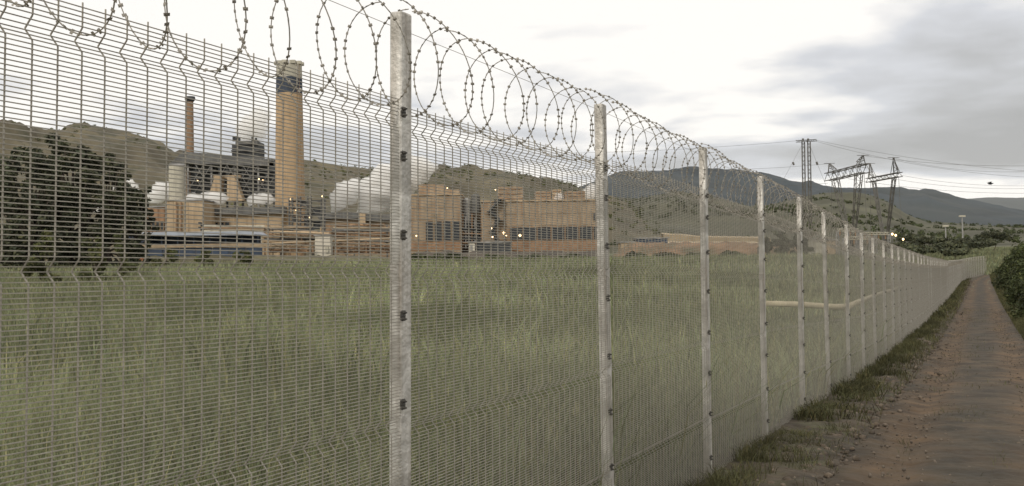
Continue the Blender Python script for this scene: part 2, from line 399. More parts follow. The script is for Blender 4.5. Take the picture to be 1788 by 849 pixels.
# shrubs and trees scattered over the hillsides: far too many to count
def hill_scrub(name, Hs, n, lo, hi, seed, m, label, smin, smax, dens=0.5):
    X, Y, Zm, r = Hs; rg = np.random.default_rng(seed); nr = int((r <= 1.0).sum()); nc = X.shape[1]
    cs, rs = [], []
    while len(cs) < n:
        i = rg.integers(int(lo * nr), max(int(lo * nr) + 1, int(hi * nr))); j = rg.integers(0, nc - 1)
        i = min(i, nr - 1)
        if fbm(X[i, j] * 0.012, Y[i, j] * 0.012, seed) < dens - 0.08 + 0.2 * rg.random(): continue
        fx, fy = rg.random(), rg.random(); i2 = min(i + 1, nr - 1)
        q = [(A[i, j] * (1 - fx) + A[i, j + 1] * fx) * (1 - fy) + (A[i2, j] * (1 - fx) + A[i2, j + 1] * fx) * fy for A in (X, Y, Zm)]
        s = rg.uniform(smin, smax); cs.append((q[0], q[1], q[2] + s * 0.5)); rs.append((s, s, s * 0.75))
    V, Fc, T = leaf_cloud(cs, rs, n * 26, (smin + smax) * 0.22, seed)
    o = np_mesh(name, V, Fc, m, tint=T); tag(o, label, 'shrubs', kind='stuff')
hill_scrub('hillside_scrub', H1, 2200, 0.1, 1.0, 5, m_leaf_olive, 'dark scrub dotted over the dry brown hill behind the factory', 0.8, 2.2, 0.46)
hill_scrub('hillside_scrub', H2, 3800, 0.03, 1.0, 6, m_leaf_mid, 'dark bushes covering the olive hill below the slate mountain', 0.9, 2.3, 0.45)

# ------------------------------------------------------------------ the security fence
m_galv = mat('galvanised_post', (0.62, 0.60, 0.555), 0.5, metal=0.3, var=0.22, scale=9, var2=(0.36, 0.345, 0.31), scale2=4, streak=((0.25, 0.21, 0.165), (16, 16, 1.3)), bump=0.25)
m_wire = mat('galvanised_wire', (0.345, 0.32, 0.27), 0.55, metal=0.25, var=0.18, scale=20)
m_clamp = mat('weathered_clamp', (0.085, 0.08, 0.07), 0.6, metal=0.4, var=0.4, scale=60)
m_razor = mat('razor_wire_steel', (0.34, 0.315, 0.27), 0.5, metal=0.3, var=0.25, scale=8)
m_barb = mat('barb_steel', (0.26, 0.24, 0.205), 0.5, metal=0.3, var=0.3, scale=30)

POST_H, MESH_H = 2.775, 2.405
FOLDS = [MESH_H - 0.085, 1.72, 1.11, 0.48]
def fold_off(z):
    o = np.zeros_like(np.asarray(z, float))
    for f in FOLDS: o = np.maximum(o, 0.027 * np.clip(1 - np.abs(z - f) / 0.032, 0, 1))
    return o
PL = SP - 0.066
def horizontal_wires(sides=4, r=0.0019):
    V, Fc = [], []
    zs = np.arange(0.03, MESH_H + 0.001, 0.0127)
    for k, z in enumerate(zs):
        y = float(fold_off(z)) - 0.006; b = len(V)
        for x in (0.0, PL):
            for j in range(sides):
                a = 2 * math.pi * j / sides + 0.78
                V.append((x, y + r * math.cos(a), z + r * math.sin(a)))
        for j in range(sides): Fc.append((b + j, b + (j + 1) % sides, b + sides + (j + 1) % sides, b + sides + j))
    return V, Fc
ZPROF = sorted({0.0, MESH_H + 0.014} | {round(f + d_, 4) for f in FOLDS for d_ in (-0.034, -0.03, -0.002, 0.002, 0.03, 0.034)} | {0.3, 0.8, 1.4, 2.0})
def vertical_wire_mb(x0=0.0):
    mb = MB(); mb.tube([(x0, float(fold_off(z)) - 0.0025, z) for z in ZPROF], 0.0024, 5); return mb
NV = int(round(PL / 0.0762)); DV = PL / NV

fence = empty('security_fence', (P0[0], P0[1], float(ground(*P0))), 'galvanised anti-climb mesh fence with square posts running away beside the dirt track', 'fence')
f0 = Vector(fence.location)
def place(o, pos, yaw=0.0, slope=0.0, parent=fence):
    o.location = Vector(pos) - f0; o.rotation_euler = (0, -slope, yaw); o.parent = parent
# shared meshes
tmp = MB(); v_, f_ = horizontal_wires(); tmp.add(v_, f_)
hw_me = bpy.data.meshes.new('horizontal_wires'); hw_me.from_pydata(tmp.v, [], tmp.f); hw_me.materials.append(m_wire)
tmp = vertical_wire_mb(); vw_me = bpy.data.meshes.new('vertical_wire'); vw_me.from_pydata(tmp.v, [], tmp.f); vw_me.materials.append(m_wire)
tmp = MB()
for k in range(NV + 1):
    q = vertical_wire_mb(k * DV); tmp.add(q.v, q.f)
fw_me = bpy.data.meshes.new('vertical_wires'); fw_me.from_pydata(tmp.v, [], tmp.f); fw_me.materials.append(m_wire)
def post_mesh():
    mb = MB(); hx, y0, y1, c = 0.041, 0.0, 0.056, 0.005
    prof = [(-hx + c, y0), (hx - c, y0), (hx, y0 + c), (hx, y1 - c), (hx - c, y1), (-hx + c, y1), (-hx, y1 - c), (-hx, y0 + c)]
    zs = [-0.25, POST_H - 0.006, POST_H]; sc = [1, 1, 0.93]
    vs = [(x * s, 0.028 + (y - 0.028) * s, z) for z, s in zip(zs, sc) for x, y in prof]
    fs = [(i * 8 + j, i * 8 + (j + 1) % 8, (i + 1) * 8 + (j + 1) % 8, (i + 1) * 8 + j) for i in range(2) for j in range(8)] + [tuple(range(16, 24)), tuple(range(7, -1, -1))]
    mb.add(vs, fs); me = bpy.data.meshes.new('post'); me.from_pydata(mb.v, [], mb.f); me.materials.append(m_galv); return me
post_me = post_mesh()
def clamp_mesh():
    mb = MB()
    mb.box(-0.052, -0.030, -0.014, -0.009, -0.021, 0.021)            # clamp plate over the last wire
    mb.box(-0.040, -0.026, -0.012, 0.012, -0.010, 0.010)            # shank round the post corner
    for z in (-0.015, 0.0, 0.015): mb.tube([(-0.062, -0.012, z), (-0.030, -0.013, z)], 0.0032, 5)
    for z in (-0.013, 0.012):
        mb.tube([(-0.047, -0.013, z), (-0.047, -0.024, z)], 0.0062, 6)
        mb.tube([(-0.047, -0.022, z), (-0.047, -0.031, z)], 0.0035, 6)
    me = bpy.data.meshes.new('clamp'); me.from_pydata(mb.v, [], mb.f); me.materials.append(m_clamp); return me
clamp_me = clamp_mesh()
rail_me = None
gz = [float(ground(*q)) for q in fence_pts]
for i, q in enumerate(fence_pts[:-1]):
    idx = i - 1; nx = fence_pts[i + 1]; dv = nx - q; yaw = math.atan2(dv[1], dv[0]); jit = random.Random(100 + i)
    po = bpy.data.objects.new('post', post_me); link(po, fence)
    place(po, (q[0], q[1], gz[i] + jit.uniform(-.012, .012)), yaw + R(jit.uniform(-2.5, 2.5)))
    po.rotation_euler[0] = R(jit.uniform(-.5, .5)); po.rotation_euler[1] += R(jit.uniform(-.6, .6))
    if idx < 14:
        for z in (2.365, 2.185, 1.88, 1.56, 1.21, 0.86, 0.52, 0.17):
            c_ = bpy.data.objects.new('clamp', clamp_me); link(c_, po); c_.parent = po; c_.location = (0, 0, z + jit.uniform(-.01, .01))
    slope = math.atan2(gz[i + 1] - gz[i], SP)
    drop = {0: 0.015, 1: -0.012}.get(i, jit.uniform(-.012, .012))
    a3 = Vector((q[0], q[1], gz[i] + drop)) + Vector((math.cos(yaw), math.sin(yaw), math.tan(slope))) * 0.034
    if idx < 3:
        pa = bpy.data.objects.new('mesh_panel', hw_me); link(pa, fence); place(pa, a3, yaw, slope); pa['kind'] = 'stuff'
        for k in range(NV + 1):
            vw = bpy.data.objects.new('vertical_wire', vw_me); link(vw, pa); vw.parent = pa; vw.location = (k * DV, 0, 0)
    else:
        pa = bpy.data.objects.new('mesh_panel', hw_me); link(pa, fence); place(pa, a3, yaw, slope); pa['kind'] = 'stuff'
        vw = bpy.data.objects.new('vertical_wires', fw_me); link(vw, pa); vw.parent = pa; vw['kind'] = 'stuff'

# razor wire: a clipped concertina coil lying along the top of the fence
CR, CZ, NL = 0.216, 2.60, 10
PITCHC = SP / NL; AMP = 0.018
def coil_pt(ph, odd, rad=CR):
    return Vector((PITCHC * ph / (2 * math.pi) + AMP * math.cos(1.5 * ph + (math.pi if odd else 0)) - 0.38 * rad * math.cos(ph), -0.8 * rad * math.sin(ph), rad * math.cos(ph)))
def loop_meshes(odd):
    seg = 44; mb = MB(); mb.tube([coil_pt(2 * math.pi * k / seg, odd) for k in range(seg + 1)], 0.0022, 4, caps=False)
    me = bpy.data.meshes.new('loop'); me.from_pydata(mb.v, [], mb.f); me.materials.append(m_razor)
    bb = MB(); nb = 42; rg = random.Random(3 + odd)
    for k in range(nb):
        ph = 2 * math.pi * (k + 0.5) / nb; p_ = coil_pt(ph, odd); t = (coil_pt(ph + .02, odd) - p_).normalized()
        u = t.cross(Vector((rg.uniform(-1, 1), rg.uniform(-1, 1), rg.uniform(-1, 1)))).normalized(); w = t.cross(u)
        a, b, c = 0.0055, 0.0078, 0.0028
        bb.add([p_ + t * a + u * b, p_ + t * a - u * b, p_ - t * a + u * b, p_ - t * a - u * b, p_ + w * c, p_ - w * c],
               [(0, 1, 4), (1, 3, 4), (3, 2, 4), (2, 0, 4), (1, 0, 5), (3, 1, 5), (2, 3, 5), (0, 2, 5)])
    mf = bpy.data.meshes.new('barbs'); mf.from_pydata(bb.v, [], bb.f); mf.materials.append(m_barb)
    return me, mf
LOOPS = [loop_meshes(0), loop_meshes(1)]
coil = empty('razor_wire_coil', (P0[0], P0[1], f0.z + MESH_H), 'long coil of barbed razor wire strung along the top of the mesh fence', 'razor wire')
c0 = Vector(coil.location); far = MB(); cnt = 0
for i, q in enumerate(fence_pts[:-1]):
    nx = fence_pts[i + 1]; dv = nx - q; yaw = math.atan2(dv[1], dv[0])
    for k in range(NL):
        f = k / NL; gx = q + dv * f; z = gz[i] * (1 - f) + gz[i + 1] * f + CZ - 0.02 * math.sin(math.pi * f) - 0.045 * min(1, max(0, (i + f - 1.6) / 2))
        jr = random.Random(i * 37 + k); pos = Vector((gx[0] - FN[0] * 0.022, gx[1] - FN[1] * 0.022, z + jr.uniform(-.012, .012))); pos += Vector((FD[0], FD[1], 0)) * jr.uniform(-.03, .03)
        if cnt < 296:
            lo = bpy.data.objects.new('loop', LOOPS[k % 2][0]); link(lo, coil); lo.location = pos - c0
            lo.rotation_euler = (0, R(jr.uniform(-3, 3)) - math.atan2(gz[i + 1] - gz[i], SP), yaw + R(jr.uniform(-5, 5))); s = jr.uniform(.95, 1.04) * (1 + 0.12 * min(1, max(0, (i - 1.5) / 2))); lo.scale = (1, s, s)
            ba = bpy.data.objects.new('barbs', LOOPS[k % 2][1]); link(ba, lo); ba.parent = lo; ba['kind'] = 'stuff'
            cnt += 1
        else:
            cy, sy = math.cos(yaw), math.sin(yaw); pts = []
            for j in range(17):
                c = coil_pt(2 * math.pi * j / 16, k % 2); pts.append((pos.x + c.x * cy - c.y * sy, pos.y + c.x * sy + c.y * cy, pos.z + c.z))
            far.tube(pts, 0.004, 3, caps=False)
far.build('distant_loops', m_razor, coil, kind='stuff')
tw = MB()
for zz in (2.735,):
    tw.tube([(q[0] - FN[0] * 0.055, q[1] - FN[1] * 0.055, gz[i] + zz) for i, q in enumerate(fence_pts)], 0.0014, 4)
tw.build('tension_wire', m_wire, coil)

# ------------------------------------------------------------------ grass
m_grass = mat('meadow_grass', (0.225, 0.246, 0.152), 0.75, var=0.25, scale=0.25, attr=True, trans=0.3, spec=0.25)
def blades(X, Y, hgt, wid, rg, lean=0.35, three=True, tone=None, zoff=0.0):
    n = len(X); Z = ground(X, Y) + zoff - 0.02
    a = rg.random(n) * 6.283; dx, dy = np.cos(a), np.sin(a)
    ln = hgt * lean * (0.3 + rg.random(n)); a2 = rg.random(n) * 6.283; wx, wy = np.cos(a2) * wid, np.sin(a2) * wid
    base = np.stack([X, Y, Z], 1); mid = base + np.stack([dx * ln * 0.35, dy * ln * 0.35, hgt * 0.6], 1)
    tip = base + np.stack([dx * ln * 1.2, dy * ln * 1.2, hgt * (1 - 0.25 * (ln / hgt))], 1)
    w = np.stack([wx, wy, 0 * wx], 1)
    V = np.stack([base - w, base + w, mid + w * 0.75, mid - w * 0.75, tip], 1).reshape(-1, 3)
    b = np.arange(n)[:, None] * 5
    Fc = np.concatenate([b + np.array([0, 1, 2]), b + np.array([0, 2, 3]), b + np.array([3, 2, 4])], 0)
    t = (0.42 + 1.0 * rg.random(n)); dry = (rg.random(n) < 0.16)
    col = np.stack([t * np.where(dry, 1.3, 0.92 + 0.15 * rg.random(n)), t * np.where(dry, 1.12, 1.0), t * np.where(dry, 0.95, 0.9)], 1)
    if tone is not None: col *= tone[:, None]
    T = np.repeat(col, 5, 0)
    return V, Fc, T
def wedge(n, y0, y1, rg, tmin=-400, tmax=-0.06, pw=1.0):
    Y = (y0 ** (1 + pw) + rg.random(n) * (y1 ** (1 + pw) - y0 ** (1 + pw))) ** (1 / (1 + pw)); U = rg.uniform(-0.62, 0.62, n); X = U * (Y + 0.6)
    s, t = st(X, Y); k = (t < tmax) & (t > tmin); return X[k], Y[k]
def join(parts):
    V, Fc, T, b = [], [], [], 0
    for v_, f_, t_ in parts: V.append(v_); Fc.append(f_ + b); T.append(t_); b += len(v_)
    return np.concatenate(V), np.concatenate(Fc), np.concatenate(T)
rg = np.random.default_rng(5); parts = []
for n, y0, y1, h0, h1, wd in ((105000, 1.6, 11, 0.35, 1.05, 0.0034), (130000, 11, 36, 0.4, 1.2, 0.008), (110000, 36, 95, 0.45, 1.2, 0.02), (90000, 95, 205, 0.45, 1.1, 0.045)):
    X, Y = wedge(n, y0, y1, rg); cl = fbm(X * 0.35, Y * 0.35, 8); keep = rg.random(len(X)) < np.clip(0.35 + 1.4 * (cl - 0.2), 0.25, 1)
    X, Y, cl = X[keep], Y[keep], cl[keep]
    hg = (h0 + (h1 - h0) * rg.random(len(X)) ** 1.5) * np.clip(0.15 + 1.75 * fbm(X * 0.55, Y * 0.55, 44), 0.3, 1.5)
    pxx = CX + F_PX * X / Y; _, tt_ = st(X, Y)
    hg = np.where((Y > 24) & (Y < 41.4) & (pxx > 1318) & (pxx < 1500), hg * 0.3, hg); hg = np.where((Y > 30) & (Y < 115) & (tt_ > -4.6), hg * 0.35, hg)   # grass kept short along the pipe
    tone = np.clip(0.25 + 1.5 * fbm(X * 0.16, Y * 0.16, 15), .5, 1.6)
    parts.append(blades(X, Y, hg, wd, rg, 0.4, tone=tone))
for n, y0, y1, wd in ((1100, 1.8, 14, 0.0035), (2600, 14, 60, 0.007), (2500, 60, 190, 0.02)):
    X, Y = wedge(n, y0, y1, rg); keep = fbm(X * 0.3, Y * 0.3, 61) > 0.44; X, Y = X[keep], Y[keep]; h_ = 0.75 + 0.5 * rg.random(len(X))
    st_ = blades(X, Y, h_, wd * 0.45, rg, 0.15, tone=np.full(len(X), 1.25)); parts.append(st_)
    tips = st_[0].reshape(-1, 5, 3)[:, 4]; sx_ = np.stack([np.full(len(X), wd), 0 * X, 0 * X], 1); dz = np.array([0, 0, 1.0]) * (0.04 + wd * 2)
    Vh = np.stack([tips - dz, tips + sx_, tips + dz, tips - sx_, tips + dz * 1.1], 1).reshape(-1, 3); b_ = np.arange(len(X))[:, None] * 5
    parts.append((Vh, np.concatenate([b_ + np.array([0, 1, 2]), b_ + np.array([0, 2, 3])], 0), np.repeat(np.tile([1.35, 1.2, 1.05], (len(X), 1)), 5, 0)))
n = 30000; Y = rg.uniform(150, 340, n); X = rg.uniform(0.30, 0.56, n) * Y; k = ((X - 0.44 * Y) > -12); X, Y = X[k], Y[k]; parts.append(blades(X, Y, 0.5 + 0.5 * rg.random(len(X)), 0.05, rg, 0.4, tone=np.full(len(X), 0.8)))
V, Fc, T = join(parts)
go = np_mesh('meadow_grass', V, Fc, m_grass, tint=T)
tag(go, 'tall olive green grass filling the field behind the mesh fence', 'grass', kind='stuff')

# rough verge between fence and track, and beyond the track
m_verge = mat('verge_weeds', (0.088, 0.088, 0.046), 0.8, var=0.3, scale=0.5, attr=True, trans=0.25, spec=0.2)
parts = []
for n, s0, s1, wd, hh in ((16000, -3, 9, 0.003, 0.16), (26000, 9, 45, 0.006, 0.2), (16000, 45, 165, 0.018, 0.3)):
    s = rg.uniform(s0, s1, n); t = np.abs(rg.normal(0, 0.36, n)) + 0.03
    k = (t < 0.95) & (fbm(s * 2.7, t * 3.1, 31) > 0.44); s, t = s[k], t[k]
    X = P0[0] + s * FD[0] + t * FN[0]; Y = P0[1] + s * FD[1] + t * FN[1]
    parts.append(blades(X, Y, hh * (0.3 + 1.1 * rg.random(len(X))) * np.clip(0.2 + 1.6 * fbm(X * 0.9, Y * 0.9, 33), .35, 1.6), wd, rg, 0.9, tone=np.clip(0.3 + 1.5 * fbm(X * 1.7, Y * 1.7, 35), .5, 1.6)))
for n, s0, s1, wd in ((5200, -2, 14, 0.0025), (6000, 14, 60, 0.005)):      # tufts creeping over the track
    s = rg.uniform(s0, s1, n); t = rg.uniform(0.8, 3.4, n); k = fbm(s * 0.9, t * 2.2, 77) + 0.10 * np.exp(-((t - 2.05) / 0.3) ** 2) > 0.60; s, t = s[k], t[k]
    X = P0[0] + s * FD[0] + t * FN[0]; Y = P0[1] + s * FD[1] + t * FN[1]; parts.append(blades(X, Y, 0.10 * (0.3 + rg.random(len(X))), wd, rg, 0.9))
for n, s0, s1, wd in ((26000, 4, 50, 0.006), (26000, 50, 175, 0.018)):
    s = rg.uniform(s0, s1, n); t = 3.25 + np.abs(rg.normal(0, 0.9, n)); X = P0[0] + s * FD[0] + t * FN[0]; Y = P0[1] + s * FD[1] + t * FN[1]
    parts.append(blades(X, Y, 0.35 * (0.4 + rg.random(n)) * np.clip((t - 3.0) * 1.2, 0.25, 1.6), wd, rg, 0.6))
V, Fc, T = join(parts)
vg = np_mesh('verge_weeds', V, Fc, m_verge, tint=T); tag(vg, 'straggling weeds and dry grass along both edges of the dirt track', 'weeds', kind='stuff')

# clods and stones thrown up along the foot of the fence
m_clod = mat('dark_clods', (0.075, 0.058, 0.042), 1.0, var=0.45, scale=4, var2=(0.16, 0.13, 0.10), scale2=9)
base_ico = np.array([(0, 0, 1), (.89, 0, .45), (.28, .85, .45), (-.72, .53, .45), (-.72, -.53, .45), (.28, -.85, .45), (.72, .53, -.45), (-.28, .85, -.45), (-.89, 0, -.45), (-.28, -.85, -.45), (.72, -.53, -.45), (0, 0, -1)])
icof = np.array([(0, 1, 2), (0, 2, 3), (0, 3, 4), (0, 4, 5), (0, 5, 1), (1, 6, 2), (2, 7, 3), (3, 8, 4), (4, 9, 5), (5, 10, 1), (6, 7, 2), (7, 8, 3), (8, 9, 4), (9, 10, 5), (10, 6, 1), (11, 7, 6), (11, 8, 7), (11, 9, 8), (11, 10, 9), (11, 6, 10)])
n = 9000; s = np.concatenate([rg.uniform(-3, 30, n // 2), rg.uniform(30, 150, n // 2)]); t = np.clip(rg.normal(0.55, 0.24, n), 0.12, 1.35); sz = 0.008 + 0.036 * rg.random(n) ** 3 * (1 + s / 60)
X = P0[0] + s * FD[0] + t * FN[0]; Y = P0[1] + s * FD[1] + t * FN[1]; Z = ground(X, Y) + sz * 0.25
jitv = 1 + 0.45 * (rg.random((n, 12, 1)) - 0.5)
V = np.stack([X, Y, Z], 1)[:, None, :] + base_ico[None] * jitv * (sz[:, None] * np.array([1, 1, .65]) * (0.7 + 0.6 * rg.random((n, 3))))[:, None, :]
Fc = (icof[None] + np.arange(n)[:, None, None] * 12).reshape(-1, 3)
cl = np_mesh('earth_clods', V.reshape(-1, 3), Fc, m_clod); tag(cl, 'dark clods and stones heaped along the foot of the fence', 'stones', kind='stuff')
n = 9000; s = rg.uniform(-6, 60, n); t = rg.uniform(0.8, 3.4, n); sz = 0.004 + 0.016 * rg.random(n) ** 3
X = P0[0] + s * FD[0] + t * FN[0]; Y = P0[1] + s * FD[1] + t * FN[1]; Z = ground(X, Y) + sz * 0.2
V = np.stack([X, Y, Z], 1)[:, None, :] + base_ico[None] * (1 + 0.4 * (rg.random((n, 12, 1)) - 0.5)) * sz[:, None, None]
pb = np_mesh('track_gravel', V.reshape(-1, 3), (icof[None] + np.arange(n)[:, None, None] * 12).reshape(-1, 3), mat('track_stone', (0.11, 0.09, 0.07), 1.0, var=0.4, scale=5))
tag(pb, 'scattered gravel and pebbles lying on the brown dirt track', 'gravel', kind='stuff')

# ------------------------------------------------------------------ the pulp mill beyond the field
FY = 260.0
m_tan = mat('tan_cladding', (0.29, 0.222, 0.148), 0.85, var=0.2, scale=0.35, streak=((0.24, 0.15, 0.085), (1.2, 1.2, 0.12)))
m_tan2 = mat('pale_tan_cladding', (0.40, 0.30, 0.19), 0.85, var=0.12, scale=0.4, streak=((0.28, 0.2, 0.12), (1.4, 1.4, 0.15)))
m_brick = mat('red_brick_base', (0.27, 0.165, 0.095), 0.9, var=0.2, scale=0.8, streak=((0.2, 0.11, 0.06), (0.8, 0.8, 0.3)))
m_conc = mat('pale_concrete', (0.42, 0.395, 0.32), 0.9, var=0.15, scale=0.5, streak=((0.30, 0.28, 0.22), (1.5, 1.5, 0.12)))
m_chim = mat('tan_chimney', (0.39, 0.275, 0.16), 0.9, var=0.12, scale=0.6, streak=((0.23, 0.155, 0.09), (0.9, 0.9, 0.05)))
m_navy = mat('navy_band', (0.032, 0.042, 0.062), 0.8, var=0.2, scale=1.0)
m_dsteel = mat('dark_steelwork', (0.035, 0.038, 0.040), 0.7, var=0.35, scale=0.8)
m_grey = mat('grey_sheeting', (0.115, 0.115, 0.11), 0.75, var=0.25, scale=0.5, streak=((0.07, 0.066, 0.06), (2, 2, 0.2)))
m_lgrey = mat('light_grey_plant', (0.24, 0.235, 0.225), 0.7, var=0.25, scale=0.6)
m_glass = mat('dark_louvre_glass', (0.018, 0.022, 0.026), 0.25, var=0.3, scale=2.0)
m_blue = mat('blue_paint', (0.024, 0.042, 0.075), 0.6, var=0.25, scale=0.5)
m_blueroof = mat('pale_blue_roof', (0.30, 0.33, 0.38), 0.45, var=0.12, scale=0.4)
m_beam = mat('beige_beam', (0.28, 0.215, 0.14), 0.8, var=0.15, scale=1.0)
m_rust = mat('rusty_pipe', (0.24, 0.15, 0.085), 0.8, var=0.35, scale=0.7)
m_log = mat('cut_logs', (0.215, 0.135, 0.075), 0.95, var=0.45, scale=0.9, var2=(0.1, 0.065, 0.04), scale2=2.0)
m_white = mat('white_paint', (0.52, 0.48, 0.40), 0.7, var=0.08, scale=1.0)
m_lamp = mat('lamp_glow', (0.9, 0.8, 0.55), 0.5, emit=((1.0, 0.66, 0.32), 4.0))
m_earth = mat('red_earth_bank', (0.20, 0.125, 0.072), 1.0, var=0.35, scale=0.25, var2=(0.085, 0.08, 0.045), scale2=0.12, bump=0.6)

def rect(x0, y0, x1, y1, Y):
    """world X and Z range of a photograph rectangle standing at depth Y"""
    xc, yc = (x0 + x1) / 2, (y0 + y1) / 2
    return W(x0, yc, Y).x, W(x1, yc, Y).x, W(xc, y1, Y).z, W(xc, y0, Y).z
def pbox(mb, x0, y0, x1, y1, Y, depth):
    a, b, c, d_ = rect(x0, y0, x1, y1, Y); return mb.box(a, b, Y, Y + depth, c, d_)
def gz_at(x, Y): return float(ground(W(x, 450, Y).x, Y))
def thing(name, x, y, Y, label, cat, group=None, z=None):
    w = W(x, y, Y); return empty(name, (w.x, Y, w.z if z is None else z), label, cat, group)
def base_z(x, Y): return gz_at(x, Y) - 0.3

def panelled(root, x0, y0, x1, y1, Y, n, m, name='wall_panel', gap=0.10, proud=0.09, rows=1):
    """cladding sheets, each with its own edges, standing proud of the wall behind"""
    a, b, c, d_ = rect(x0, y0, x1, y1, Y); w = (b - a) / n; h = (d_ - c) / rows
    for r_ in range(rows):
        for k in range(n):
            mb = MB(); mb.box(a + k * w + gap / 2, a + (k + 1) * w - gap / 2, Y - proud - 0.02 * ((k * 7 + r_ * 3) % 3), Y, c + r_ * h + gap / 2, c + (r_ + 1) * h - gap / 2)
            mb.build(name, m, root)
def windows(root, x0, y0, x1, y1, Y, n, mframe, slats=3, gapf=0.14):
    a, b, c, d_ = rect(x0, y0, x1, y1, Y); w = (b - a) / n
    for k in range(n):
        u0, u1 = a + (k + gapf / 2) * w, a + (k + 1 - gapf / 2) * w; t = 0.09
        mb = MB(); mb.box(u0, u1, Y - 0.24, Y - 0.02, d_ - t, d_).box(u0, u1, Y - 0.24, Y - 0.02, c, c + t).box(u0, u0 + t, Y - 0.24, Y - 0.02, c + t, d_ - t).box(u1 - t, u1, Y - 0.24, Y - 0.02, c + t, d_ - t)
        fr = mb.build('window', mframe, root)
        mb = MB(); mb.box(u0 + t, u1 - t, Y - 0.08, Y - 0.03, c + t, d_ - t); mb.build('pane', m_glass, fr)
        for q in range(slats):
            z = c + (d_ - c) * (q + 1) / (slats + 1)
            mb = MB(); mb.box(u0 + t, u1 - t, Y - 0.19, Y - 0.10, z - 0.05, z + 0.05); mb.build('slat', m_dsteel, fr)

# big chimney
r_ = thing('chimney', 500, 450, FY, 'tall tan chimney with navy band and pale rim left of the nearest post', 'chimney')
cxw = W(500, 300, FY).x; zb = base_z(500, FY); k_ = FY / F_PX
def zpx(y, x=500): return W(x, y, FY).z
MB().cyl(cxw, FY + 4, zb, zpx(160), 27.5 * k_, 23.2 * k_, 40).build('shaft', m_chim, r_, smooth=False)
MB().cyl(cxw, FY + 4, zpx(160), zpx(132), 23.3 * k_, 22.9 * k_, 40).build('painted_band', m_navy, r_)
rim = MB().cyl(cxw, FY + 4, zpx(132), zpx(109), 22.8 * k_, 22.4 * k_, 40).build('rim', m_conc, r_)
for q in range(10):
    a = q * 0.628 + .2; mb = MB(); x_, y_ = cxw + math.cos(a) * 20.5 * k_, FY + 4 + math.sin(a) * 20.5 * k_
    mb.box(x_ - .75, x_ + .75, y_ - .6, y_ + .6, zpx(109), zpx(103.5)); mb.build('merlon', m_conc, rim)
lad = MB(); lx = cxw + 19 * k_; ly = FY + 4 - 16.6 * k_
for dx in (-.3, .3): lad.bar((lx + dx + .9, ly - .9, zb), (lx + dx, ly, zpx(110)), .07)
for q in range(60): z = zb + (zpx(112) - zb) * q / 60; f = 1 - q / 60; lad.bar((lx - .3 + .9 * f, ly - .9 * f, z), (lx + .3 + .9 * f, ly - .9 * f, z), .05)
lad.build('ladder', m_rust, r_)

# thin stack
r_ = thing('smokestack', 332, 450, FY + 22, 'slender brown smokestack with a dark flared cap at far left', 'smokestack')
Y_ = FY + 22; k2 = Y_ / F_PX; sx = W(332, 220, Y_).x
MB().cyl(sx, Y_, base_z(332, Y_), W(332, 178, Y_).z, 8.2 * k2, 5.6 * k2, 24).build('shaft', mat('brown_stack', (0.23, 0.145, 0.085), .9, var=.15, scale=.8), r_)
mb = MB(); mb.tube([(sx, Y_, W(332, 178, Y_).z), (sx, Y_, W(332, 174, Y_).z), (sx, Y_, W(332, 169, Y_).z)], [5.8 * k2, 9.2 * k2, 8.4 * k2], 20); mb.build('cap', m_dsteel, r_)

# boiler house: dark open steelwork under a sheeted roof
Yb = FY + 14
r_ = thing('boiler_house', 400, 450, Yb, 'dark open steel boiler house with long sheeted roof between the two chimneys', 'building')
zb = base_z(400, Yb)
def at(x, y, Y): w = W(x, y, Y); return w
roof = MB(); poly = [(at(x, y, Yb).x, at(x, y, Yb).z) for x, y in ((293, 293), (296, 288), (322, 265), (480, 279), (480, 291), (326, 286), (316, 293))]
roof.prism(poly, Yb - 1, Yb + 14); roof.build('roof', m_grey, r_)
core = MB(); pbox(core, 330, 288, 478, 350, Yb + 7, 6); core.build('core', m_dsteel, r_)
for q, x in enumerate(np.linspace(328, 478, 12)):
    mb = MB(); a, b = at(x, 287, Yb), at(x, 350, Yb); mb.box(a.x - .22, a.x + .22, Yb, Yb + .5, zb, a.z); mb.build('column', m_dsteel if q % 3 else m_lgrey, r_)
for q, y in enumerate((298, 310, 322, 334, 346)):
    mb = MB(); a, b, c, d_ = rect(328, y, 478, y + 1.6, Yb); mb.box(a, b, Yb - .35, Yb - .05, c, d_); mb.build('floor_beam', m_grey, r_)
xs_ = np.linspace(328, 478, 12)
for q in range(11):
    mb = MB()
    for lv, (ya, yb_) in enumerate(((288, 310), (310, 334), (334, 350))):
        if (q + lv) % 3 == 0: continue
        a, b = at(xs_[q], yb_, Yb - .5), at(xs_[q + 1], ya, Yb - .5)
        mb.bar(a, b, .12)
        if q % 2: mb.bar(at(xs_[q], ya, Yb - .7), at(xs_[q + 1], yb_, Yb - .7), .12)
    mb.build('brace', m_lgrey, r_)
rng2 = random.Random(4)
for q in range(16):                                 # drums, ducts and walkways inside the frame
    x = 336 + rng2.random() * 138; y = 292 + rng2.random() * 52; mb = MB(); a = at(x, y, Yb + 3 + rng2.random() * 2)
    mb.tube([a, a + Vector((rng2.uniform(1, 3.4), 0, 0))], rng2.uniform(.3, .8), 10); mb.build('duct', m_lgrey if q % 3 == 0 else m_grey, r_)
hop = []
for x0, x1, xa, xb in ((369, 392, 383, 394), (403, 431, 404, 416)):
    mb = MB(); mb.prism([(at(x, y, Yb).x, at(x, y, Yb).z) for x, y in ((xa, 309), (xb, 309), (x1, 352), (x0, 352))][::-1], Yb - 4, Yb - 1); mb.build('chute', m_tan2, r_)
mb = MB(); pbox(mb, 372, 306, 420, 312, Yb - 1.5, 1.4); mb.build('chute_head', m_beam, r_)

